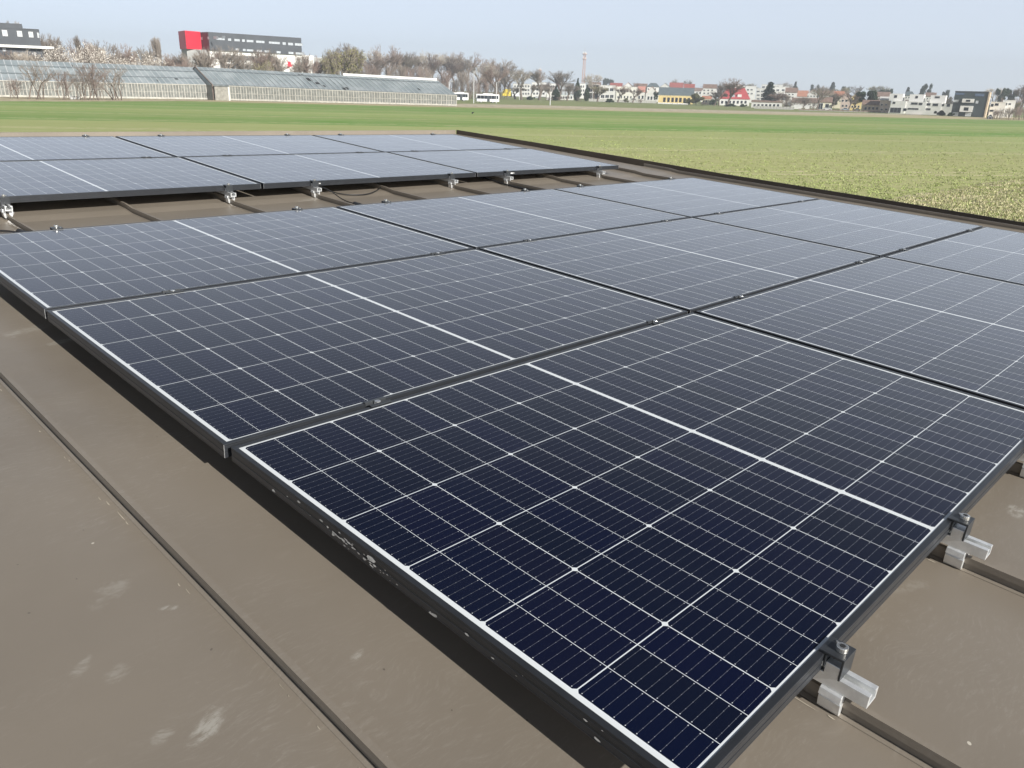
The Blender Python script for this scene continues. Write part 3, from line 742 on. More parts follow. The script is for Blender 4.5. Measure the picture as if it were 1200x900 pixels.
PROT['olive'] = clumpy(r_, lobes(r_, 12, .55, .25, .72, .22), 2200, .018, LEAFO, 'olive_green_shrub', .2)
PROT['bush'] = clumpy(r_, lobes(r_, 12, .9, .2, .6, .28), 1800, .022, LEAFD, 'evergreen_bush', .2)
T_ = MB(); C_ = MB(); T_.tube((0, 0, -.02), (0, 0, .98), .018, .002, 7)
for k in range(23):
    z = .07+.92*k/23; R_ = .27*(1-z)**.85+.012
    for j in range(9):
        a = r_.random()*6.28; e = Vector((math.cos(a)*R_*r_.uniform(.7, 1.12), math.sin(a)*R_*r_.uniform(.7, 1.12), z-R_*.30))
        C_.tube((0, 0, z+.01), e, .003, .001, 3, caps=False)
        for t in range(11): p = Vector((0, 0, z+.01)).lerp(e, (t+1)/11); add_leaves(C_, r_, [p], 3, .015, .012)
PROT['spruce'] = proto('spruce_tree', T_, C_, BARK, LEAFP)
T_ = MB(); C_ = MB(); T_.tube((0, 0, -.02), (0, 0, .9), .02, .004, 7)
for k in range(2600):
    z = r_.random(); R_ = .13*math.sin(min(1, z*1.12+.08)*math.pi)**.6*(1-z*.25); a = r_.random()*6.28; R_ *= r_.random()**.35
    add_leaves(C_, r_, [(math.cos(a)*R_, math.sin(a)*R_, .03+z*.97)], 1, .016, .006)
PROT['cypress'] = proto('cypress', T_, C_, BARK, LEAFD)
BW = {}
for _k, _o in PROT.items():               # natural spread of each prototype (5th to 95th percentile)
    xs = sorted(abs(c) for ch in _o.children for v in ch.data.vertices for c in v.co[:2]); BW[_k] = 2*xs[int(len(xs)*(.90 if _k[0] in 'm' or _k[:3] in ('bar', 'blo') else .97))]
used = set()
def plant(kind, px, yb, yt, wpx, label, cat='tree', group=None, name=None, widen=None):
    P = G(px, yb); h = height_at(P, px, yt); o = PROT[kind]
    if kind in used: o = copy_tree(o)
    used.add(kind)
    if name: o.name = name
    mpp = h/(yb-yt)                       # metres per pixel there
    base_w = BW[kind]
    sx = wpx*mpp/base_w if wpx else h
    o.matrix_world = Matrix.LocRotScale(P, Matrix.Rotation(rnd.random()*6.28, 3, 'Z').to_euler().to_quaternion(), Vector((sx, sx, h)))
    return tag(o, label, cat, group)

# ---- greenhouses
m, nt, bs = new_mat('old_greenhouse_glass')
tc = nt.nodes.new('ShaderNodeTexCoord')
c_ = mixc(nt, smooth(nt, noise(nt, .22, 4, tc.outputs['Object'], .6), .35, .7), (.20, .235, .25), (.31, .345, .36))
nt.links.new(c_, bs.inputs['Base Color']); bs.inputs['Roughness'].default_value = .42
GHG = m
GHW = mat('whitewashed_side_glass', (.165, .17, .155), .45, var=.3, scale=.8)
GHB = mat('greenhouse_glazing_bar', (.46, .48, .49), .6, var=.1)
GHD = mat('greenhouse_dark_purlin', (.10, .12, .13), .7, var=.2)
GHP = mat('greenhouse_side_post', (.42, .405, .36), .8, var=.2)
HOLE = mat('missing_pane_dark', (.02, .022, .022), .9, var=0)
WOODG = mat('greenhouse_brown_board', (.19, .145, .12), .9, var=.2)
def greenhouse(label, fL, yE_L, yE_R, yR_L, yR_R, xR_L, xR_R, bays, purl, cap=None, holes=(), doorpx=None, endboard=True):
    fac = Fac(*fL); L = fac.L
    root = empty('greenhouse', fac.mw(), label, 'greenhouse', 'old greenhouses across the field')
    pL, pR = fac.o, fac.o+fac.ex*L
    zeL, zeR = height_at(pL, fL[0], yE_L), height_at(pR, fL[2], yE_R)
    # ridge: vertical plane at depth D
    D = 9.0
    xl, zl = fac.at(xR_L, yR_L, D); xr, zr = fac.at(xR_R, yR_R, D)
    E0, E1, R0, R1 = Vector((0, 0, zeL)), Vector((L, 0, zeR)), Vector((xl, D, zl)), Vector((xr, D, zr))
    B0, B1 = Vector((2*xl, 2*D, zeL)), Vector((L+2*(xr-L), 2*D, zeR))
    g0 = lambda v: Vector((v.x, v.y, 0))
    b = MB(); b.hexa([g0(E0), g0(E1), g0(B1), g0(B0), E0, E1, B1, B0]); b.build('side_wall', GHW, root)
    b = MB(); up = Vector((0, 0, .05))
    b.poly([E0+up, E1+up, R1+up, R0+up]); b.poly([R0+up, R1+up, B1+up, B0+up]); b.poly([E0+up, R0+up, B0+up]); b.poly([E1+up, B1+up, R1+up])
    b.build('glass_roof', GHG, root)
    nrm = (E1-E0).cross(R0-E0).normalized(); nrm = nrm if nrm.z > 0 else -nrm
    b = MB()
    for k in range(bays+1):
        t = k/bays; b.tube(E0.lerp(E1, t)+nrm*.07, R0.lerp(R1, t)+nrm*.07, .085, .085, 4)
    b.build('glazing_bars', GHB, root)
    b = MB()
    for t, rr in purl: b.tube(E0.lerp(R0, t)+nrm*.13, E1.lerp(R1, t)+nrm*.13, rr, rr, 4)
    b.build('purlins', GHD, root)
    b = MB()
    for k in range(bays*2+1):
        p = E0.lerp(E1, k/bays/2); w2 = .10 if k % 2 == 0 else .06; b.box(p.x-w2, p.x+w2, -.07, .0, 0, p.z)
    b.tube((0, -.04, zeL*.5), (L, -.04, zeR*.5), .05, .05, 4); b.tube((0, -.05, .3), (L, -.05, .3), .22, .22, 4)
    b.tube((0, -.06, zeL), (L, -.06, zeR), .10, .10, 4)
    b.build('side_frame', GHP, root)
    if endboard:
        b = MB(); b.tube(E0+nrm*.1, R0+nrm*.1, .16, .16, 4); b.tube(g0(E0)+Vector((0, -.1, 0)), E0+Vector((0, -.1, 0)), .18, .18, 4)
        b.tube(B0+up, R0+up, .16, .16, 4); b.build('end_board', WOODG, root)
    if cap:
        b = MB(); b.prism([(-.8, -.15), (.8, -.15), (.5, .55), (-.5, .55)], 0, 1, 'x')
        q0, q1 = R0.lerp(R1, cap[0]), R0.lerp(R1, cap[1]); b = MB(); w_ = .55
        b.hexa([q0+Vector((0, -w_, -.1)), q1+Vector((0, -w_, -.1)), q1+Vector((0, w_, -.1)), q0+Vector((0, w_, -.1)), q0+Vector((0, -w_*.7, .55)), q1+Vector((0, -w_*.7, .55)), q1+Vector((0, w_*.7, .55)), q0+Vector((0, w_*.7, .55))])
        b.build('ridge_cover', WHITE, root)
    for (t, s, dt, ds) in holes:
        hb = MB()
        P_ = lambda a, c: E0.lerp(E1, a).lerp(R0.lerp(R1, a), c)+nrm*.062
        hb.poly([P_(t, s), P_(t+dt, s), P_(t+dt, s+ds), P_(t, s+ds)])
        hb.build('missing_pane', HOLE, root, recalc=False)
    if doorpx:
        x0, x1, z0, z1 = rectf(fac, doorpx); b = MB(); b.box(x0, x1, -1.2, -.05, 0, z1); b.build('porch', mat('porch_boards', (.30, .285, .25), .9, var=.2), root)
        b = MB(); b.box(x0-.2, x1+.2, -1.4, -.05, z1+.002, z1+.25); b.build('porch_roof', GHD, root)
        b = MB(); b.box(x1+.05, x1+.3, -1.25, -.05, 0, z1*.98); b.build('porch_post', WHITE, root)
    return root
greenhouse('long low grey glass greenhouse at the far left, behind the bare shrubs', (-95, 112.6, 249, 117.0), 92.5, 99.8, 66, 79.0, -100, 226.5, 44, [(.34, .14), (.72, .16)], holes=[(.87, .25, .012, .12), (.50, .78, .006, .10), (.79, .12, .006, .10)])
greenhouse('long glass greenhouse with a white covered ridge and missing panes, ending near the white bus', (251, 117.4, 535, 124.4), 100.0, 111.8, 78.4, 94.2, 228.5, 512, 46, [(.80, .13), (.02, .10)], cap=(.60, 1.0),
           holes=[(.405, .80, .02, .10), (.42, .52, .02, .16), (.44, .34, .018, .10), (.455, .18, .012, .10), (.53, .06, .022, .12), (.545, .12, .012, .10), (.86, .25, .008, .10)], doorpx=(252, 101, 269, 117.5))

# ---- black building far left
fac = Fac(-70, 106.0, 57.8, 110.6, edge_on=True)
def ex_black(root, fac, ze, zr):
    x0, x1, z0, z1 = rectf(fac, (-70, 51.0, 63, 54.0)); b = MB(); b.box(x0, x1, -1.6, -.002, z0-.25, z0+.45); b.build('white_ledge', WHITE, root)
    x0, x1, z0, z1 = rectf(fac, (-60, 29.6, 26, 33)); b = MB(); b.box(x0, x1, 1.5, 9, ze+.222, ze+1.5); b.build('roof_box', ANTH, root)
house('office_building', 'black clad office block with a white ledge at the upper left corner of the photo', 'building', fac, 36.0, None, 22, 'flat', ANTH, ANTH,
      wins=[(2.5, 35.5, 8.8, 42), (20, 36.5, 26, 42.6), (33.5, 37.5, 39, 43.5), (43.5, 38.5, 46.5, 44), (49.5, 38.7, 56, 45), (3, 56, 7, 60), (20, 64, 26, 68), (38, 62, 42, 67), (-8, 35, -2, 41)], glass=GLASSL, x_ref=58, extra=ex_black)
# ---- red and anthracite office building
fac = Fac(251, 110.3, 357, 112.4)
root = empty('office_building', fac.mw(), 'dark grey and red clad office block with white lower storeys and a red mark', 'building')
L = fac.L; hl = lambda y: fac.at(251, y)[1]; hr = lambda y: fac.at(356.5, y)[1]
zt, zm = (hl(36.8)+hr(45.6))/2, (hl(57.5)+hr(66.0))/2; DEP = 26
b = MB(); b.box(0, L, 0, DEP, zm, zt); b.build('dark_upper_storeys', ANTH, root)
b = MB(); b.box(0, L+6, .8, DEP+4, -.3, zm-.002); b.build('white_lower_storeys', WHITE, root)
# left end swings away from the viewer: dark red bay, then the bright red head
xa, _ = fac.at(234, 40, 6.); xb, _ = fac.at(217, 40, 3.); lo_, hi_ = 3.2, 60.
for _ in range(40):
    md_ = (lo_+hi_)/2
    if fac.at(209, 40, md_)[0] < xb: lo_ = md_
    else: hi_ = md_
RDEP = min(lo_, 25.)
def slab(pts, z0, z1, name, m):
    b = MB(); b.prism(pts, z0, z1, 'z'); return b.build(name, m, root)
slab([(xa, 6), (-.004, 0), (-.004, RDEP), (xa, RDEP)], zm+.2, zt-.05, 'dark_red_bay', DRED)
zr0, zr1 = fac.at(225, 57.5, 3)[1], fac.at(225, 36.3, 3)[1]
slab([(xb, 3), (xa-.01, 5.0), (xa-.01, RDEP), (xb, RDEP)], zr0, zr1, 'red_head', RED)

slab([(xb+.5, 5), (-.004, 2.5), (-.004, RDEP), (xb+.5, RDEP)], -.3, zm+.19, 'grey_base', GREYW)
def strip(y0l, y0r, y1l, y1r, items, glass):
    for (pa, pb) in items:
        t = ((pa+pb)/2-251)/105.5; x0, x1, z0, z1 = rectf(fac, (pa, y0l+(y0r-y0l)*t, pb, y1l+(y1r-y1l)*t)); window(root, x0, x1, z0, z1, 0, glass, FRD, .06)
strip(43.6, 51.0, 46.6, 54.4, [(253.5, 263.5), (267, 271), (274.5, 281), (283.5, 287), (289, 297), (300, 310), (315, 328), (331, 335), (337.5, 343.5), (345.5, 354.5)], GLASSL)
strip(55.0, 61.6, 57.6, 64.6, [(276, 280), (284.5, 288), (289, 297), (301, 307), (310, 316), (324, 329), (338, 344), (346.5, 355)], GLASSL)
for pa, pb in ((235.4, 238.4), (240.5, 242), (243.8, 246.8), (248, 250.5)):
    x0, z1 = fac.at(pa, 43.2, 3.6); x1, z0 = fac.at(pb, 46.4, 3.2); t0 = 6*(x0/xa) if xa else 0; t1 = 6*(x1/xa)
    b = MB(); b.hexa([(x0, t0-.06, z0), (x1, t1-.06, z0), (x1, t1+.1, z0), (x0, t0+.1, z0), (x0, t0-.06, z1), (x1, t1-.06, z1), (x1, t1+.1, z1), (x0, t0+.1, z1)]); b.build('window', GLASSL, root)
for (a_, c_, d_, e_) in ((252, 325.5, 65.0, 71.2), (258, 330, 76.5, 80)):
    x0, x1, z0, z1 = rectf(fac, (a_, d_, c_, e_), .8); b = MB(); b.box(x0, x1, .74, .86, (z0+z1)/2-1.0, (z0+z1)/2+.9); b.build('window_band', mat('dark_grey_window_band', (.10, .105, .11), .3, var=.3, scale=.5), root)
# red star mark: an upright bar with a pointed flag to the right
sp = [(336.6, 71.8), (340.5, 72.2), (341.2, 75.2), (343.6, 76.4), (341.8, 78.0), (338.8, 78.4), (337.6, 80.4), (336.2, 80.2), (337.4, 76.4), (336.0, 75.6), (337.6, 74.6)]
b = MB(); b.prism([fac.at(x, y, .7) for x, y in sp], .68, .78); b.build('red_mark', RED, root)
house('office_annex', 'low white annex right of the office block with the red mark', 'building', Fac(359, 112, 385.5, 112.2, turn=0), 68.6, None, 14, 'flat', GREYW, WHITE, wins=[(362, 73, 384, 82)], x_ref=385, glass=GLASSD, win_fr=FRD)

# ---- dry scrub, shrubs and blossom in front of and behind the greenhouses
for k, (px, yb, yt, w) in enumerate([(43, 116.5, 66, 40), (75, 117.2, 80, 22), (96, 117.4, 76, 26), (106, 117.3, 70, 30), (139, 117.6, 72, 42), (18, 115.6, 90, 18), (118, 117.5, 84, 20)]):
    plant('multi%d' % (k % 2), px, yb, yt, w, ['tall bare shrub in front of the left greenhouse, leftmost of the tall ones', 'bare shrub right of the leftmost tall one by the greenhouse', 'dense reddish bare shrub by the greenhouse wall', 'tallest dense bare shrub in front of the left greenhouse',
        'wide forked bare shrub, rightmost in front of the left greenhouse', 'small low bare shrub at the far left by the greenhouse wall', 'small bare shrub between the dense one and the rightmost forked one'][k], 'shrub', 'bare shrubs in front of the greenhouse')
b = MB(); P = G(88, 116.4); b.box(-.9, .9, -.5, .5, 0, .62); b.box(-1.0, 1.0, -.6, .6, .622, .75)
o = b.build('white_crate', WHITE, bevel=.03); o.location = P; tag(o, 'small white box lying in the dry grass by the left greenhouse', 'box')
yb_at = lambda px: 111.0+px*.012
def row(items, kinds, label, cat, group, dy=0., base=None):
    for k, (px, yt, w) in enumerate(items):
        plant(kinds[k % len(kinds)], px, (base(px) if base else yb_at(px))+dy, yt, w, label % ORD[k] if k < len(ORD) else label % ('%dth' % (k+1)), cat, group)
row([(62, 56, 26), (76, 52, 30), (92, 54, 30), (106, 52, 30), (120, 56, 28), (143, 64, 26), (158, 63, 26), (172, 65, 22), (184, 62, 26), (196, 64, 20)], ['bloss0', 'bloss1'], '%s white blossoming tree from the left above the greenhouse ridge', 'tree', 'blossoming trees behind the greenhouse', -.6)
row([(64, 38, 26), (72, 39, 18), (100, 44, 24), (112, 46, 26), (126, 46, 28), (137, 60, 20), (150, 50, 20), (166, 53, 24), (180, 52, 18), (8, 60, 26), (22, 58, 26), (34, 56, 30), (48, 60, 30)], ['bare0', 'bare2', 'bare1', 'bare3'], '%s bare tree behind the blossom and the left greenhouse', 'tree', 'bare trees behind the left greenhouse', -1.2)
row([(24, 23, 6), (33, 24, 8), (100, 40, 7), (190, 42, 10), (194, 43, 7)], ['poplar'], '%s slim bare poplar from the left on the skyline', 'poplar', 'poplars on the skyline', -2.4)
row([(205, 62, 24), (221, 60, 26), (236, 58, 24), (250, 54, 26), (264, 52, 32), (280, 62, 26), (305, 58, 28), (318, 55, 26), (328, 62, 26), (214, 66, 20)], ['bare1', 'bare0', 'bare2'], '%s bare tree in front of the office block with the red mark', 'tree', 'bare trees in front of the office block', -.3)
row([(357, 60, 18), (366, 64, 22), (352, 70, 16), (373, 68, 16)], ['bare2', 'bare1'], '%s bare tree right of the red mark on the office block', 'tree', 'bare trees by the white annex', 0)
row([(309, 70, 22), (395, 58, 24), (408, 54, 26), (385, 64, 20), (420, 57, 24)], ['bud'], '%s greenish budding tree behind the greenhouses', 'tree', 'budding trees behind the greenhouses', .2)
row([(377, 64, 30), (402, 54, 36), (418, 50, 34), (432, 58, 32), (446, 55, 34), (452, 51, 28), (468, 59, 34), (484, 62, 34), (498, 60, 34), (508, 57, 30), (520, 66, 34), (531, 60, 30), (541, 64, 32), (549, 60, 28), (560, 70, 30), (572, 68, 28), (580, 67, 30), (590, 76, 26), (598, 84, 22)], ['bare1', 'bare0', 'bare2', 'bare1', 'bare3'], '%s bare tree from the left in the brown treeline behind the long greenhouse and buses', 'tree', 'bare trees of the treeline', 0, base=lambda px: 109.5+.018*(px-370))
row([(390, 70, 34), (412, 70, 34), (436, 71, 36), (458, 73, 36), (478, 75, 36), (500, 76, 36), (522, 79, 34), (545, 81, 34), (566, 84, 32), (588, 90, 26), (512, 88, 26), (535, 90, 26), (556, 91, 26), (574, 92, 22), (426, 70, 24), (468, 72, 26), (490, 74, 26)], ['thicket1', 'thicket0'], '%s brown thicket shrub from the left under the treeline', 'shrub', 'thicket shrubs under the treeline', .4, base=lambda px: 111.5+.02*(px-370))
for k, (px, yb, yt, w) in enumerate([(583, 117.3, 76, 26), (611, 117.0, 78, 26), (632, 117.2, 80, 26), (655, 117.6, 82, 26), (696, 117.5, 84, 18), (647, 117.4, 95, 16), (623, 117.2, 98, 14)]):
    plant(['bare1', 'bare3', 'bare0', 'bare2', 'bare3', 'bare1', 'bare0'][k], px, yb, yt, w, ['tall bare tree right behind the white bus', 'pale bare tree right of the yellow truck', 'bare tree in front of the small tower beside the white houses', 'spreading bare tree left of the dark cypress', 'small pale bare tree right of the tall lattice tower',
        'low bare tree between two taller ones near the white houses', 'low bare tree behind the parked white truck'][k], 'tree', 'bare trees between the buses and the tower')
for px, yb, yt, w, lb in ((676, 118.2, 92, 8, 'dark cypress left of the tall lattice tower'), (687, 118.4, 100, 6, 'small dark cypress under the tall lattice tower'), (651, 118.0, 101, 9, 'dark conifer among the houses left of the tower')):
    plant('cypress', px, yb, yt, w, lb, 'cypress')
plant('round', 709, 112.5, 90.5, 15, 'dark round evergreen behind the grey terraced houses')

# ---- street lamps and wires
def post(px, yb, yt, label, arm=0):
    P = G(px, yb); h = height_at(P, px, yt); root = empty('street_lamp', Matrix.Translation(P), label, 'lamp post')
    b = MB(); b.tube((0, 0, 0), (0, 0, h), .13, .09, 8); b.build('pole', POSTM, root)
    b = MB(); b.tube((0, 0, h), (.9, 0, h+.2), .06, .05, 6); b.box(.7, 1.5, -.16, .16, h+.14, h+.30); b.build('lamp_head', POSTM, root)
for px, yb, yt, lb in ((526.3, 121.5, 96, 'short lamp post just right of the greenhouse end'), (555, 121.0, 84, 'tall thin lamp post between the two buses'), (581.5, 121.0, 96.5, 'pale lamp post behind the right bus'), (608.5, 117, 100, 'lamp post beside the parked white truck'), (644.5, 123.4, 113.0, 'small marker post on the grass left of the tower')):
    post(px, yb, yt, lb)

# ---- vehicles
def wheel(root, x, y, r, w=.25):
    b = MB(); b.tube((x, y-w/2, r), (x, y+w/2, r), r, r, 18); o = b.build('wheel', TYRE, root)
    b = MB(); b.tube((x, y-w/2-.012, r), (x, y-w/2+.02, r), r*.58, r*.58, 14); b.build('rim', RIM, o)
def bus(xl, yl, xr, yr, ytop, label):
    fac = Fac(xl, yl, xr, yr, turn=8); root = empty('bus', fac.mw(), label, 'bus', 'white buses'); L = fac.L; H = height_at(fac.o, xl, ytop)
    bw = mat('white_bus_paint', (.78, .78, .78), .35, var=.03)
    b = MB(); b.box(0, L, 0, 2.5, .35, H); b.build('body', bw, root, bevel=.12)
    n = 6; z0, z1 = H*.44, H*.84
    for k in range(n):
        b = MB(); b.box(.35+k*(L-.7)/n+.03, .35+(k+1)*(L-.7)/n-.03, -.02, .05, z0, z1); b.build('window', GLASSD, root)
    b = MB(); b.box(-.02, .05, .25, 2.25, H*.40, H*.84); b.build('windscreen', GLASSD, root)
    b = MB(); b.box(L*.3, L*.72, .5, 2.0, H+.002, H+.26); b.build('roof_unit', bw, root, bevel=.05)
    b = MB(); b.box(L*.47, L*.47+1.1, -.025, .02, .42, z1-.02); b.build('door', mat('bus_door_glass', (.06, .07, .08), .2, var=0), root)
    for x in (L*.22, L*.72): wheel(root, x, .15, .48)
    for x in (L*.22, L*.72): wheel(root, x, 2.4, .48)
bus(558, 120.6, 585, 120.0, 110.0, 'white bus with dark windows standing clear of the greenhouse')
bus(530, 118.4, 549, 118.0, 108.3, 'white bus half hidden behind the end of the long greenhouse')
def truck(xl, yb, xr, ytop, label, colr, mname):
    fac = Fac(xl, yb, xr, yb, turn=5); root = empty('truck', fac.mw(), label, 'truck'); L = fac.L; H = height_at(fac.o, xl, ytop); p = mat(mname, colr, .45, var=.05)
    b = MB(); b.prism([(0, .5), (L*.28, .5), (L*.28, H*.82), (L*.08, H*.82), (0, H*.5)], 0, 2.2); b.build('cab', p, root, bevel=.06)
    b = MB(); b.box(L*.31, L, -.05, 2.25, .75, H); b.build('cargo_box', p, root, bevel=.04)
    b = MB(); b.box(L*.10, L*.24, -.02, .03, H*.5, H*.76); b.build('window', GLASSD, root)
    b = MB(); b.box(.1, L-.1, .2, 2.0, .42, .745); b.build('chassis', TYRE, root)
    for x in (L*.16, L*.78): wheel(root, x, .12, .45); wheel(root, x, 2.1, .45)
truck(588.5, 113.6, 598.5, 104.2, 'bright yellow truck right of the buses', (.78, .60, .04), 'yellow_truck_paint')
truck(600, 113.8, 608, 107.0, 'white truck parked right of the yellow one', (.75, .76, .76), 'white_truck_paint')
def car(xl, yb, xr, colr, mname, label):
    fac = Fac(xl, yb, xr, yb, turn=4); root = empty('parked_car', fac.mw(), label, 'car', 'cars parked by the houses'); L = fac.L; p = mat(mname, colr, .3, var=.02)
    b = MB(); b.prism([(0, .28), (L, .28), (L, .72), (L*.97, .86), (L*.80, .95), (L*.70, 1.36), (L*.38, 1.42), (L*.24, .98), (L*.03, .82), (0, .62)], 0, 1.7); b.build('body', p, root, bevel=.07)
    b = MB(); b.prism([(L*.29, .98), (L*.76, .98), (L*.685, 1.30), (L*.40, 1.34)], -.015, .02); b.build('side_window', GLASSD, root)
    for x in (L*.19, L*.80): wheel(root, x, .08, .32, .2); wheel(root, x, 1.62, .32, .2)
for xl, yb, xr, c_, n_, lb in ((617, 115.2, 624, (.04, .045, .05), 'black_car_paint', 'dark car left of the pale bare tree near the truck'), (625, 115.4, 632, (.5, .52, .54), 'silver_car_paint', 'silver car right of the dark one near the trucks'), (640, 115.8, 647, (.05, .05, .06), 'dark_grey_car_paint', 'dark grey car in front of the white houses left of the cypress'),
    (963.5, 129.6, 974.5, (.70, .71, .72), 'white_car_paint', 'white car in front of the small cream house'), (985.5, 130.1, 995, (.28, .33, .38), 'blue_grey_car_paint', 'blue-grey car in front of the yellow gabled house'), (1000, 130.4, 1008.5, (.55, .58, .60), 'light_grey_car_paint', 'light grey car left of the big round evergreen'), (1157, 139.4, 1163, (.35, .36, .38), 'grey_car_paint', 'grey car beside the dark house with slanted walls')):
    car(xl, yb, xr, c_, n_, lb)

# ---- towers
def tower(px, yb, yt, wpx, label, big):
    P = G(px, yb); h = height_at(P, px, yt); mpp = h/(yb-yt); w = wpx*mpp; root = empty('lattice_tower', Matrix.Translation(P), label, 'tower')
    orange = mat('faded_orange_steel', (.50, .25, .15), .6, var=.1); wht = mat('antenna_white', (.75, .74, .72), .5, var=.03)
    n = 12; top = h*.88; b = MB()
    cs = [(-1, -1), (1, -1), (1, 1), (-1, 1)]
    wd = lambda z: (w*.5)*(1-.45*z/top)
    for z0, z1 in [(top*k/n, top*(k+1)/n) for k in range(n)]:
        for k in range(4):
            c0, c1 = cs[k], cs[(k+1) % 4]
            b.tube((c0[0]*wd(z0), c0[1]*wd(z0), z0), (c0[0]*wd(z1), c0[1]*wd(z1), z1), w*.06, w*.06, 4)
            b.tube((c0[0]*wd(z0), c0[1]*wd(z0), z0), (c1[0]*wd(z1), c1[1]*wd(z1), z1), w*.035, w*.035, 4); b.tube((c0[0]*wd(z1), c0[1]*wd(z1), z1), (c1[0]*wd(z1), c1[1]*wd(z1), z1), w*.035, w*.035, 4)
    b.build('lattice_mast', orange, root)
    for zz, rr in ((.86, .62), (.76, .55)) if big else ((.84, .6),):
        b = MB(); b.tube((0, 0, h*zz), (0, 0, h*zz+w*.14), w*rr, w*rr, 12); b.build('platform', orange, root)
        for k in range(5):
            a = k*1.2566; b = MB(); b.box(-w*.10, w*.10, -w*.06, w*.06, h*zz+w*.16, h*zz+w*(.85 if k % 2 else .6)); o = b.build('antenna', wht, root); o.location = (math.cos(a)*w*rr*.9, math.sin(a)*w*rr*.9, 0)
    b = MB(); b.tube((0, 0, top), (0, 0, h), w*.06, w*.03, 6); b.build('mast_tip', POSTM, root)
tower(682.6, 112.2, 55.5, 3.8, 'tall orange and white lattice tower on the skyline', True)
tower(631.8, 112.0, 77, 3.2, 'smaller lattice mast among the bare trees left of the tall tower', False)

# ---- houses, left to right
def wgrid(x0, y0, x1, y1, nx, ny, fx=.5, fy=.5, slope=0.):
    out = []
    for j in range(ny):
        for i in range(nx):
            cx = x0+(x1-x0)*(i+.5)/nx; cy = y0+(y1-y0)*(j+.5)/ny+slope*(cx-x0); hx = (x1-x0)/nx*fx/2; hy = (y1-y0)/ny*fy/2
            out.append((cx-hx, cy-hy, cx+hx, cy+hy))
    return out
HG = 'houses along the far edge of the field'
def H(label, xl, yl, xr, yr, ye, yrg, dep, roof, wm, rm, wins=(), **k):
    return house('house', label, 'house', Fac(xl, yl, xr, yr, turn=k.pop('turn', 0)), ye, yrg, dep, roof, wm, rm, wins, group=HG, x_ref=(xl+xr)/2, **k)
H('long low white house behind the yellow truck, left end of the housing', 601, 113.6, 622, 113.9, 98.2, None, 10, 'flat', OFFW, GREYW, wgrid(602, 99, 621, 112, 6, 3))
H('white three-storey house behind the pale bare tree', 623, 113.8, 640, 114.0, 96.5, None, 10, 'flat', WHITE, GREYW, wgrid(624, 98, 639, 112, 4, 3))
H('white house left of the dark conifer, its middle storeys bright', 641, 114.2, 651, 114.4, 97.8, None, 10, 'flat', WHITE, GREYW, wgrid(642, 99, 650, 113, 3, 3))
H('dark grey house between the conifer and the cypress', 653, 114.8, 672, 115.2, 97.5, None, 10, 'flat', mat('dark_grey_render', (.16, .155, .15), .85), GREYW, wgrid(654, 99, 671, 113, 4, 2, .6, .6), glass=GLASSL)
H('low white kiosk in front of the dark grey house', 654.5, 117.0, 672, 117.4, 111.5, None, 4, 'flat', OFFW, mat('pale_blue_roof', (.40, .50, .52), .6), wgrid(656, 112, 671, 116.5, 5, 1, .6, .6))
H('tiny white shed left of the low kiosk', 640.5, 117.3, 646.5, 117.4, 107.5, None, 4, 'flat', WHITE, WHITE, ())
H('white narrow house at the foot of the tall tower', 679, 115.4, 685.5, 115.6, 98.0, None, 8, 'flat', WHITE, GREYW, wgrid(680, 99, 685, 113, 2, 3))
def ex_frame(root, fac, ze, zr):
    b = MB(); L = fac.L
    for x in (0, L/2-.15, L-.3): b.box(x, x+.3, -3, -.01, 0, ze)
    b.box(0, L, -3, -.01, ze*.48, ze*.54); b.box(-.1, L+.1, -3.1, -.125, ze+.0, ze+.3); b.build('balcony', OFFW, root)
H('grey house with a deep open balcony frame right of the tower', 686.0, 117.2, 701.5, 117.6, 99.5, None, 9, 'flat', mat('brown_render', (.22, .19, .165), .85), OFFW, wgrid(688, 101, 700, 116.5, 3, 2, .7, .6), extra=ex_frame)  # walls behind the balcony frame in one dark brown render colour
H('grey and white terraced house in front of the round evergreen', 702.5, 117.7, 720.5, 118.1, 100.0, None, 9, 'flat', OFFW, GREYW, wgrid(703.5, 101, 719.5, 117, 3, 2, .72, .45))
H('long cream white house right of the terraced one', 721.5, 118.2, 746, 118.9, 101.8, None, 9, 'flat', mat('warm_white_render', (.70, .68, .60), .85, var=.06), OFFW, wgrid(722.5, 103, 745, 117.5, 6, 2, .35, .4))
H('small white house with a salmon tiled roof left of the orange one', 746.5, 118.8, 755, 119.1, 107.5, 101.5, 8, 'long', OFFW, mat('salmon_roof_tiles', (.50, .24, .19), .8, var=.15), wgrid(747, 110, 755, 118, 2, 1, .5, .5))
H('steep orange roofed gable house left of the yellow hall', 756, 119.4, 770.5, 119.9, 110, 101.5, 8, 'end', OFFW, TILE_O, wgrid(758, 111, 769, 119, 3, 1, .5, .5))
def ex_hall(root, fac, ze, zr):
    L = fac.L
    b = MB(); b.box(-.1, L+.1, -.12, -.003, ze-.55, ze-.25); b.build('cornice', CREAM, root)
H('yellow hall with a long slate grey roof and a row of narrow windows', 771, 121.0, 812, 122.0, 111.2, 103.0, 14, 'long', YEL, SLATE, [(x-1.1, 114.2+.02*(x-771), x+1.1, 119.2+.02*(x-771)) for x in (778.6, 783.4, 788.2, 792.8, 797.4, 802.2, 807.2)], win_fr=WOODD, extra=ex_hall)
H('red tiled house peeking over the slate roof of the yellow hall', 783, 118.2, 799, 118.6, 102.5, 97.0, 12, 'long', OFFW, TILE_R, wgrid(789, 102.5, 799, 104.5, 3, 1, .5, .6))
H('grey green gable roof behind the yellow hall, left of the red tiled one', 770, 118.0, 786, 118.4, 103.5, 97.5, 10, 'end', OFFW, SLATE, ())
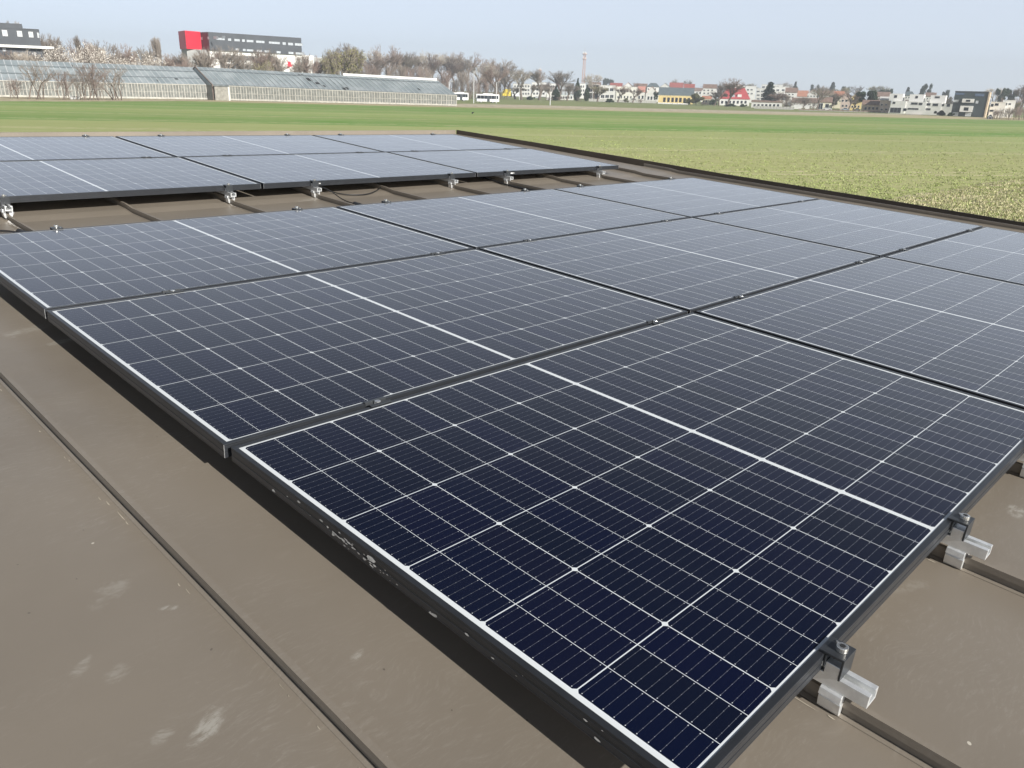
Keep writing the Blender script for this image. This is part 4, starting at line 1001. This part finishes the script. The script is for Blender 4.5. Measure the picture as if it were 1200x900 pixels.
H('small cream outbuilding with an orange roof right of the olive shrub', 822, 122.4, 833, 122.7, 115.6, 112.8, 6, 'long', CREAM, TILE_O, wgrid(823, 116.5, 829, 121, 2, 1, .35, .6))
H('white house behind the orange roofed outbuilding', 821, 119.2, 839, 119.8, 106.2, 104.4, 9, 'flat', WHITE, GREYW, wgrid(823, 108, 838, 116, 3, 1, .3, .4))
H('pale house with dark roof edge above the olive shrub', 806, 117.8, 826, 118.2, 106.5, 103.0, 9, 'long', OFFW, TILE_B, wgrid(815, 106, 826, 112, 3, 1, .4, .4))
def ex_redhouse(root, fac, ze, zr):
    for (a, c, m_) in ((849, 852.5, GLASSD), (856.5, 861, GLASSL), (864.5, 869, WHITE)):
        x0, x1, z0, z1 = rectf(fac, (a, 110.6, c, 113.8), 1.2); b = MB(); b.box(x0, x1, .6, 2.6, z0, z1); b.build('dormer', m_, root)
H('white house with a large bright red hipped roof', 842.5, 123.2, 877.5, 124.4, 115.4, 103.4, 13, 'hip', WHITE, mat('bright_red_roof', (.42, .075, .08), .7, var=.12, scale=.8), wgrid(844, 117, 876, 122.5, 7, 1, .45, .6), hip=.2, extra=ex_redhouse)
H('white apartment house left of the spruce, upper floors only', 868, 120.0, 884, 120.5, 101.0, None, 12, 'flat', WHITE, WHITE, wgrid(870, 103, 883, 112, 3, 2, .5, .4))
H('white stepped house just left of the spruce', 884.5, 121.2, 897, 121.6, 103.5, None, 12, 'flat', OFFW, WHITE, wgrid(886, 105, 896, 118, 2, 3, .6, .4))
H('tall white apartment house right behind the spruce', 897.5, 121.4, 922, 122.2, 101.6, None, 14, 'flat', WHITE, WHITE, wgrid(902, 103, 921, 119, 3, 3, .45, .4))
H('white upper storey block on the roofline right of the spruce', 890, 119.4, 915, 120.0, 99.2, None, 10, 'flat', WHITE, OFFW, wgrid(892, 100.2, 914, 104, 4, 1, .5, .6))
H('low dark roofed garage row in front of the spruce', 880, 126.0, 916, 127.0, 119.6, 118.0, 6, 'long', OFFW, TILE_B, wgrid(882, 121, 914, 126, 7, 1, .5, .6))
H('house with a broad orange red tiled roof right of the spruce', 926, 122.8, 945, 123.4, 112.6, 106.2, 9, 'long', OFFW, TILE_O, wgrid(928, 114, 944, 120, 3, 1, .4, .5))
H('small white garage under the grey shrubs', 929.8, 127.6, 939, 127.9, 123.0, None, 5, 'flat', WHITE, WHITE, ())
H('second small white garage right of the grey shrubs', 943.5, 128.0, 948.5, 128.2, 123.6, None, 5, 'flat', WHITE, WHITE, ())
H('long brown roofed cottage behind the grey shrubs', 927, 126.2, 958, 127.0, 120.0, 115.2, 7, 'long', OFFW, TILE_B, wgrid(930, 121, 956, 125, 5, 1, .4, .5))
H('cream cottage with arched dark door right of the white bare tree', 957.5, 128.8, 973.5, 129.3, 119.6, 114.2, 8, 'long', mat('bright_cream_render', (.70, .66, .50), .85), TILE_B, [(959.5, 121, 963.5, 128), (967.5, 121.8, 971, 126)])
H('grey beige house behind the budding tree', 984, 128.4, 995, 128.8, 112.6, 108.5, 9, 'end', PINK, TILE_B, wgrid(985.5, 115, 994, 127, 2, 2, .45, .4))
H('tall yellow gabled house left of the big round evergreen', 995.5, 129.2, 1008.5, 129.7, 114.5, 108.4, 10, 'end', YEL, YEL, wgrid(997, 116, 1008, 128, 3, 2, .45, .4))
H('low sand coloured house right under the round evergreen', 1009, 131.2, 1031, 131.9, 122.6, 117.8, 8, 'long', mat('sand_render', (.60, .48, .34), .85), TILE_B, wgrid(1012, 124, 1030, 130, 4, 1, .45, .5))
H('pinkish brick house with a white band left of the white complex', 1029, 132.0, 1041.5, 132.6, 117.5, 113.6, 9, 'mono', PINK, OFFW, wgrid(1030.5, 120, 1041, 131, 2, 2, .4, .35))
for k, (xl, xr, yt, rd, kind, wm_, rm_) in enumerate([(690, 703, 96.5, 4, 'long', OFFW, TILE_B), (714, 728, 97.5, 4, 'long', CREAM, TILE_R), (729, 741, 96.8, 5, 'end', WHITE, TILE_O), (742, 757, 98.2, 4, 'long', OFFW, TILE_B), (757, 771, 97.6, 4, 'hip', WHITE, SLATE), (800, 812, 98.6, 4, 'long', WHITE, TILE_R), (822, 838, 99.0, 4, 'long', OFFW, TILE_B), (858, 870, 98.6, 4, 'end', WHITE, TILE_O),
        (918, 932, 103, 5, 'long', WHITE, TILE_B), (944, 957, 105, 5, 'end', OFFW, TILE_R), (958, 975, 106.5, 5, 'long', WHITE, TILE_B), (975, 987, 107.2, 5, 'long', CREAM, TILE_O), (1024, 1040, 108.0, 5, 'long', OFFW, TILE_B), (1056, 1068, 107.6, 4, 'hip', OFFW, SLATE), (1081, 1093, 108.8, 4, 'long', WHITE, TILE_B)]):
    yb_ = 113.2+(xl-600)*.036
    H('small pitched-roof house in the row behind, %s from the left' % ORD[k], xl, yb_, xr, yb_+.4, yt+rd, yt, 9, kind, wm_, rm_, wgrid(xl+1, yt+rd+1, xr-1, yt+rd+8, 3, 2, .4, .4), hip=.25)
# the white stepped complex
fac = Fac(1040.5, 132.9, 1100, 134.6, turn=-6)
root = empty('stepped_apartment_complex', fac.mw(), 'white stepped apartment complex with three small roof towers', 'building')
def blk(x0, yt, x1, ybt, d0, d1, nm, m=WHITE):
    a0, z1 = fac.at(x0, yt, d0); a1, z0 = fac.at(x1, ybt, d0); b = MB(); b.box(a0, a1, d0, d1, max(-.3, z0), z1); return b.build(nm, m, root)
a0, z1 = fac.at(1044, 118.0, 0); a1, _ = fac.at(1062, 118, 0)
b = MB(); b.prism([(0, -.3), (a1, -.3), (a1, z1), (fac.at(1045.5, 118)[0], z1)], 0, 12); b.build('sloping_wing', WHITE, root)
blk(1062.01, 118.6, 1082, 140, .6, 12, 'middle_wing'); blk(1082.01, 120.0, 1100, 140, 1.2, 12, 'right_wing'); blk(1100.01, 121.5, 1113, 140, 1.8, 12, 'end_wing', OFFW)
for (x0, x1, yt, yb_) in ((1043, 1057, 109.6, 118.4), (1066.5, 1081.5, 110.4, 119.5), (1091, 1107, 111.5, 121)): blk(x0, yt, x1, yb_, 4., 10, 'roof_tower')
for (x0, y0, x1, y1, dp) in ((1048.2, 111.6, 1050.8, 114.6, 4.), (1046.5, 119.3, 1049, 121.6, 0), (1043.8, 126.2, 1055, 132.2, 0), (1058.8, 127, 1062, 130, 0), (1068, 120.2, 1075, 122.6, .6), (1077, 120.6, 1080.6, 123, .6), (1086, 121, 1090, 123.6, 1.2), (1093.5, 121.4, 1099, 124.2, 1.2), (1102, 122, 1106, 124.4, 1.8), (1064, 126.6, 1076, 128.6, .6), (1080.5, 126.8, 1090, 129, 1.2), (1073, 112.5, 1075.4, 115.2, 4.), (1096, 113, 1101, 115, 4.), (1110, 121.8, 1113, 125, 1.8)):
    x0_, x1_, z0_, z1_ = rectf(fac, (x0, y0, x1, y1), dp); window(root, x0_, x1_, max(.05, z0_), z1_, dp, GLASSD, GREYW)
b = MB(); f2 = Fac(1062, 133.6, 1100, 135.2, turn=-6); b.box(0, f2.L, 0, .3, -.2, height_at(f2.o, 1062, 129.2))
o = b.build('garden_wall', WHITE); o.matrix_world = f2.mw(); tag(o, 'long low white garden wall in front of the white stepped complex', 'wall')
# dark house
fac = Fac(1113.6, 136.4, 1152.5, 137.4, turn=-4)
root = empty('dark_house', fac.mw(), 'dark green-grey clad house with two white framed bays and roof panels', 'house')
zt = height_at(fac.o, 1115, 107.4); L = fac.L
b = MB(); b.prism([(0, -.3), (0, zt), (1.6, zt+.0), (7.5, zt), (7.5, -.3)], 0, L, 'x'); b.build('wall', DGRN, root)
b = MB(); b.box(L+.002, L+.5, -.2, 7.6, -.3, zt+.1); b.build('end_wall', mat('tan_end_wall', (.52, .42, .30), .8, var=.1), root)
b = MB(); b.box(-.1, L, -.15, 7.6, zt+.002, zt+.3); b.build('roof', ANTH, root)
for nm, r, yy in (('bay', (1128, 115.6, 1141, 120.4), .8), ('bay', (1125.6, 123.8, 1139, 131.4), .9)):
    x0, x1, z0, z1 = rectf(fac, r, -yy); b = MB(); b.box(x0, x1, -yy, .01, z0, z1); o = b.build(nm, WHITE, root)
    w_ = (x1-x0); p = MB(); p.box(x0+w_*.32, x1-w_*.32, -yy-.03, -yy+.01, z0+(z1-z0)*.2, z1-(z1-z0)*.25); p.build('window', GLASSD, o)
for r in ((1118, 108.6, 1130, 111), (1143, 109.6, 1153, 113)):
    x0, x1, z0, z1 = rectf(fac, r); b = MB(); b.box(max(.1, x0), min(L-.1, x1), -.12, -.003, z0, z1); b.build('roof_panel', mat('blue_glass_panel', (.10, .14, .22), .15, var=.2), root)
for r in ((1117.5, 117.4, 1122.5, 119.4), (1144, 118.2, 1146, 121), (1117, 132, 1122, 135.4), (1132, 132.4, 1137, 136)):
    x0, x1, z0, z1 = rectf(fac, r); window(root, max(.1, x0), x1, max(.1, z0), z1, 0, GLASSL)
H('white stepped house right of the dark house', 1157.5, 137.4, 1175, 138.2, 120.0, None, 9, 'flat', WHITE, WHITE, [(1159, 121.5, 1164, 125), (1160, 128.5, 1164, 131), (1166, 121, 1170, 124)])
H('white wing with a raised corner behind the brown hedge', 1171, 137.6, 1186, 138.2, 118.0, None, 9, 'flat', WHITE, WHITE, [(1177, 120.5, 1180, 123.5), (1182, 121, 1184.5, 123)])
# fence and low walls
def fence(xl, yl, xr, yr, hpx, label, m_=OFFW, n=18):
    f = Fac(xl, yl, xr, yr, turn=0); root = empty('garden_fence', f.mw(), label, 'fence'); h = height_at(f.o, xl, yl-hpx); b = MB(); b.box(0, f.L, .05, .10, .25, h); b.build('panel', m_, root)
    b = MB(); b.box(0, f.L, -.02, .17, -.1, .24); b.build('plinth', GREYW, root)
    for k in range(n+1): x = f.L*k/n; b = MB(); b.box(x-.09, x+.09, -.05, .2, 0, h+.12); b.build('post', m_, root)
fence(690, 118.9, 769, 121.0, 3.2, 'low pale fence in front of the grey and cream houses', mat('pale_grey_fence', (.42, .41, .38), .8, var=.2), 14)
fence(884, 127.4, 930, 128.6, 3.4, 'pale grey fence in front of the spruce and garages', mat('pale_grey_fence', (.42, .41, .38), .8, var=.2), 12)
fence(771, 121.9, 806, 122.6, 1.8, 'very low white wall in front of the yellow hall', WHITE, 6)
fence(936, 128.8, 1042, 132.8, 1.4, 'low brown fence along the road by the parked cars', WOODD, 18)
# ---- trees among the houses
for kd, px, yb, yt, w, lb, ct in (
    ('olive', 815.5, 123.4, 107.5, 19, 'olive green shrub hiding the right end of the yellow hall', 'shrub'), ('bush', 803, 122.6, 118.6, 12, 'small dark bush left of the olive shrub', 'bush'), ('bush', 836, 123.4, 115.0, 9, 'dark green bush left of the red roofed house', 'bush'),
    ('bare1', 851, 124.8, 90.5, 26, 'tallest bare tree in front of the red hipped roof', 'tree'), ('bare0', 842, 123.8, 96, 16, 'slim bare tree at the left corner of the red roofed house', 'tree'), ('bush', 856, 124.9, 120.4, 16, 'dark hedge bush under the red roofed house', 'bush'), ('bush', 869, 125.2, 120.8, 10, 'second dark hedge bush under the red roofed house', 'bush'),
    ('bare2', 827, 118.6, 98, 18, 'bare tree behind the orange roofed outbuilding', 'tree'), ('bare1', 833, 118.8, 99, 16, 'second bare tree behind the orange roofed outbuilding', 'tree'), ('bare0', 805, 117.6, 92.5, 9, 'bare tree on the skyline above the yellow hall', 'tree'), ('bare2', 787, 117.4, 92, 8, 'thin bare tree on the skyline above the red tiled house', 'tree'),
    ('bud', 872, 118.4, 97, 18, 'greenish tree on the skyline right of the red hipped roof', 'tree'), ('round', 768, 120.4, 106.8, 8, 'dark evergreen left of the yellow hall', 'tree'), ('bare1', 744, 118.4, 96, 8, 'thin bare tree above the cream white house', 'tree'), ('bush', 746, 112, 94.6, 7, 'dark treetop on the skyline above the cream white house', 'bush'),
    ('spruce', 899.5, 126.2, 95.6, 20, 'tall dark spruce in front of the white apartment houses', 'spruce'), ('bare3', 920, 120.0, 94.5, 18, 'bare tree above the tall white apartment house', 'tree'), ('cypress', 929, 121.6, 96.0, 10, 'greenish brown poplar left of the orange red roof', 'tree'),
    ('multi0', 921.5, 127.8, 114.2, 22, 'grey bare shrub right of the white fence', 'shrub'), ('multi1', 936, 127.2, 113.0, 22, 'grey shrub in front of the orange red roof', 'shrub'), ('multi0', 950, 127.6, 112.6, 20, 'grey bare shrub left of the white bare tree', 'shrub'),
    ('bare3', 956.5, 129.6, 100.0, 21, 'pale white barked bare tree in front of the cream cottage', 'tree'), ('pine', 952, 122.0, 98.4, 14, 'dark pine behind the pale white barked tree', 'pine'), ('bare2', 965, 122.4, 99.8, 18, 'bare tree behind the cream cottage', 'tree'),
    ('spruce', 972.5, 123.0, 95.8, 12, 'spruce on the skyline behind the cream cottage', 'spruce'), ('bud', 981, 126.6, 101.6, 18, 'yellow green budding tree left of the yellow gabled house', 'tree'), ('round', 976.5, 128.8, 112.4, 11, 'dark evergreen right of the cream cottage', 'tree'), ('round', 988, 122.8, 99.8, 10, 'evergreen on the skyline above the beige house', 'tree'),
    ('bare1', 995, 129.8, 105.6, 17, 'brown bare tree in front of the yellow gabled house', 'tree'), ('bare0', 1003, 122.8, 99.5, 14, 'bare tree behind the yellow gabled house', 'tree'), ('bud', 1023, 124.6, 99.6, 26, 'greyish crown behind the big round evergreen', 'tree'),
    ('round', 1018, 130.9, 104.6, 27, 'big dark round evergreen left of the white complex', 'tree'), ('round', 1034, 126.8, 103.8, 15, 'dark evergreen above the pinkish brick house', 'tree'), ('round', 1041, 126.8, 102.6, 9, 'narrow dark treetop left of the first roof tower', 'tree'),
    ('spruce', 1060, 127.4, 101.6, 9, 'dark conifer between the first two roof towers', 'spruce'), ('pine', 1083.5, 128.4, 97.4, 19, 'tall pine behind the white stepped complex', 'pine'), ('pine', 1107, 129.0, 104.8, 13, 'smaller pine left of the dark house', 'pine'),
    ('bush', 1104, 135.6, 127.8, 14, 'dark green bush left of the dark house', 'bush'), ('bush', 1112, 136.2, 130.6, 9, 'low dark bush at the corner of the dark house', 'bush'), ('bare3', 1160, 131.5, 100.5, 22, 'pale bare crown right above the dark house', 'tree'),
    ('round', 1169, 132.5, 101.4, 16, 'dark evergreen behind the white stepped house', 'tree'), ('round', 1181, 132.8, 103.4, 15, 'second dark evergreen behind the white wing', 'tree'), ('bare1', 1192, 133.6, 97.0, 26, 'brown bare tree at the right edge of the photo', 'tree'), ('bare0', 1201, 134.2, 98.0, 24, 'bare tree cut by the right edge of the photo', 'tree'),
    ('thicket1', 1168, 139.4, 127.4, 22, 'brown bare shrub, left one of the hedge at the right edge', 'shrub'), ('thicket0', 1180, 140.2, 125.4, 26, 'brown bare shrub, middle one of the hedge at the right edge', 'shrub'), ('thicket1', 1193, 140.4, 124.0, 26, 'brown bare shrub, right one of the hedge at the right edge', 'shrub'), ('thicket0', 1206, 140.6, 120.0, 28, 'brown bare shrub cut by the right edge of the photo', 'shrub'),
    ('thicket1', 1188, 136.0, 112.0, 26, 'dense brown thicket under the bare trees at the right edge', 'shrub')):
    plant(kd, px, yb, yt, w, lb, ct)
for k in range(26):
    px = 604+k*23+rnd.uniform(-9, 9); hb_ = 116.0+(px-600)*.0345; t_ = hb_-rnd.uniform(13, 22)
    if 762 < px < 822 or 838 < px < 884: continue
    plant(rnd.choice(('bare0', 'bare1', 'bare2', 'bud')), px, hb_, t_, rnd.uniform(14, 24), 'bare tree among the roofs, %s from the left of the row' % ORD[k], 'tree', 'bare trees among the house roofs')
for k in range(20):
    px = 612+k*24+rnd.uniform(-8, 8); yb = 116.6+(px-600)*.0312; h_ = rnd.uniform(3, 7)
    if 766 < px < 814 or 842 < px < 880: continue
    plant(rnd.choice(('multi0', 'olive', 'bush', 'multi1')), px, yb, yb-h_, rnd.uniform(5, 11), 'low garden shrub along the houses, %s from the left' % ORD[k], 'shrub', 'low garden shrubs along the houses', name='garden_shrub')
# remove prototypes nobody used
for k, o in PROT.items():
    if k not in used:
        for c in [o]+list(o.children_recursive): bpy.data.objects.remove(c)

# a bird on the wheat
P = G(553.8, 133.6); b = MB()
root = empty('crow', Matrix.Translation(P), 'black bird standing alone in the green wheat', 'bird')
b.tube((-.22, 0, .16), (0, 0, .24), .05, .11, 8); b.tube((0, 0, .24), (.16, 0, .30), .11, .06, 8); b.tube((.16, 0, .30), (.24, 0, .38), .06, .055, 8); b.tube((.24, 0, .38), (.33, 0, .37), .03, .008, 6)
b.tube((-.02, .05, 0), (-.02, .05, .2), .012, .012, 5); b.tube((-.02, -.05, 0), (-.02, -.05, .2), .012, .012, 5); b.build('body', mat('black_feathers', (.015, .015, .017), .6, var=0), root)

# loose straw tufts on the rough verge and short wheat close to the building
def tufts(name, area, n, hmin, hmax, m, label, cat, width=.05):
    b = MB(); r = random.Random(5); k = 0
    while k < n:
        px, py = area(r)
        P = G(px, py); a = r.random()*3.14; h = r.uniform(hmin, hmax); w = width*r.uniform(.5, 1.5)
        for j in range(4):
            q = P+Vector((r.gauss(0, .12), r.gauss(0, .12), 0)); a2 = a+r.gauss(0, .8); dx, dy = math.cos(a2)*w, math.sin(a2)*w; lx, ly = r.gauss(0, h*.5), r.gauss(0, h*.5)
            b.poly([(q.x-dx, q.y-dy, 0), (q.x+dx, q.y+dy, 0), (q.x+lx, q.y+ly, h*r.uniform(.6, 1))])
        k += 1
    o = b.build(name, m, recalc=False); tag(o, label, cat, kind='stuff'); return o
def a_verge(r):
    while True:
        px, py = r.uniform(1020, 1215), r.uniform(206, 275)
        if py > 240-.166*(px-1000)+2: return px, py
tufts('dry_grass', a_verge, 3200, .05, .16, leaf_mat('straw_blades', (.50, .46, .28), .4, 2.), 'short dry straw and moss tufts on the rough strip beside the building', 'grass', .022)
tufts('wheat', lambda r: (r.uniform(560, 1210), 152+120*r.random()**.8), 16000, .04, .10, leaf_mat('wheat_blades', (.30, .35, .13), .35, 2.), 'short young wheat growing beside the building', 'wheat', .03)

# ------------------------------------------------------------ the slightly hazy air between here and the far houses
hm = bpy.data.materials.new('hazy_air'); hm.use_nodes = True; nt = hm.node_tree
nt.nodes.remove(nt.nodes['Principled BSDF']); pv = nt.nodes.new('ShaderNodeVolumePrincipled')
pv.inputs['Color'].default_value = (.90, .94, 1, 1); pv.inputs['Density'].default_value = .00050; pv.inputs['Anisotropy'].default_value = .3
nt.links.new(pv.outputs[0], nt.nodes['Material Output'].inputs['Volume'])
b = MB(); b.box(-750, 750, -60, 1150, -1.5, 60); o = b.build('haze', hm); o['kind'] = 'stuff'
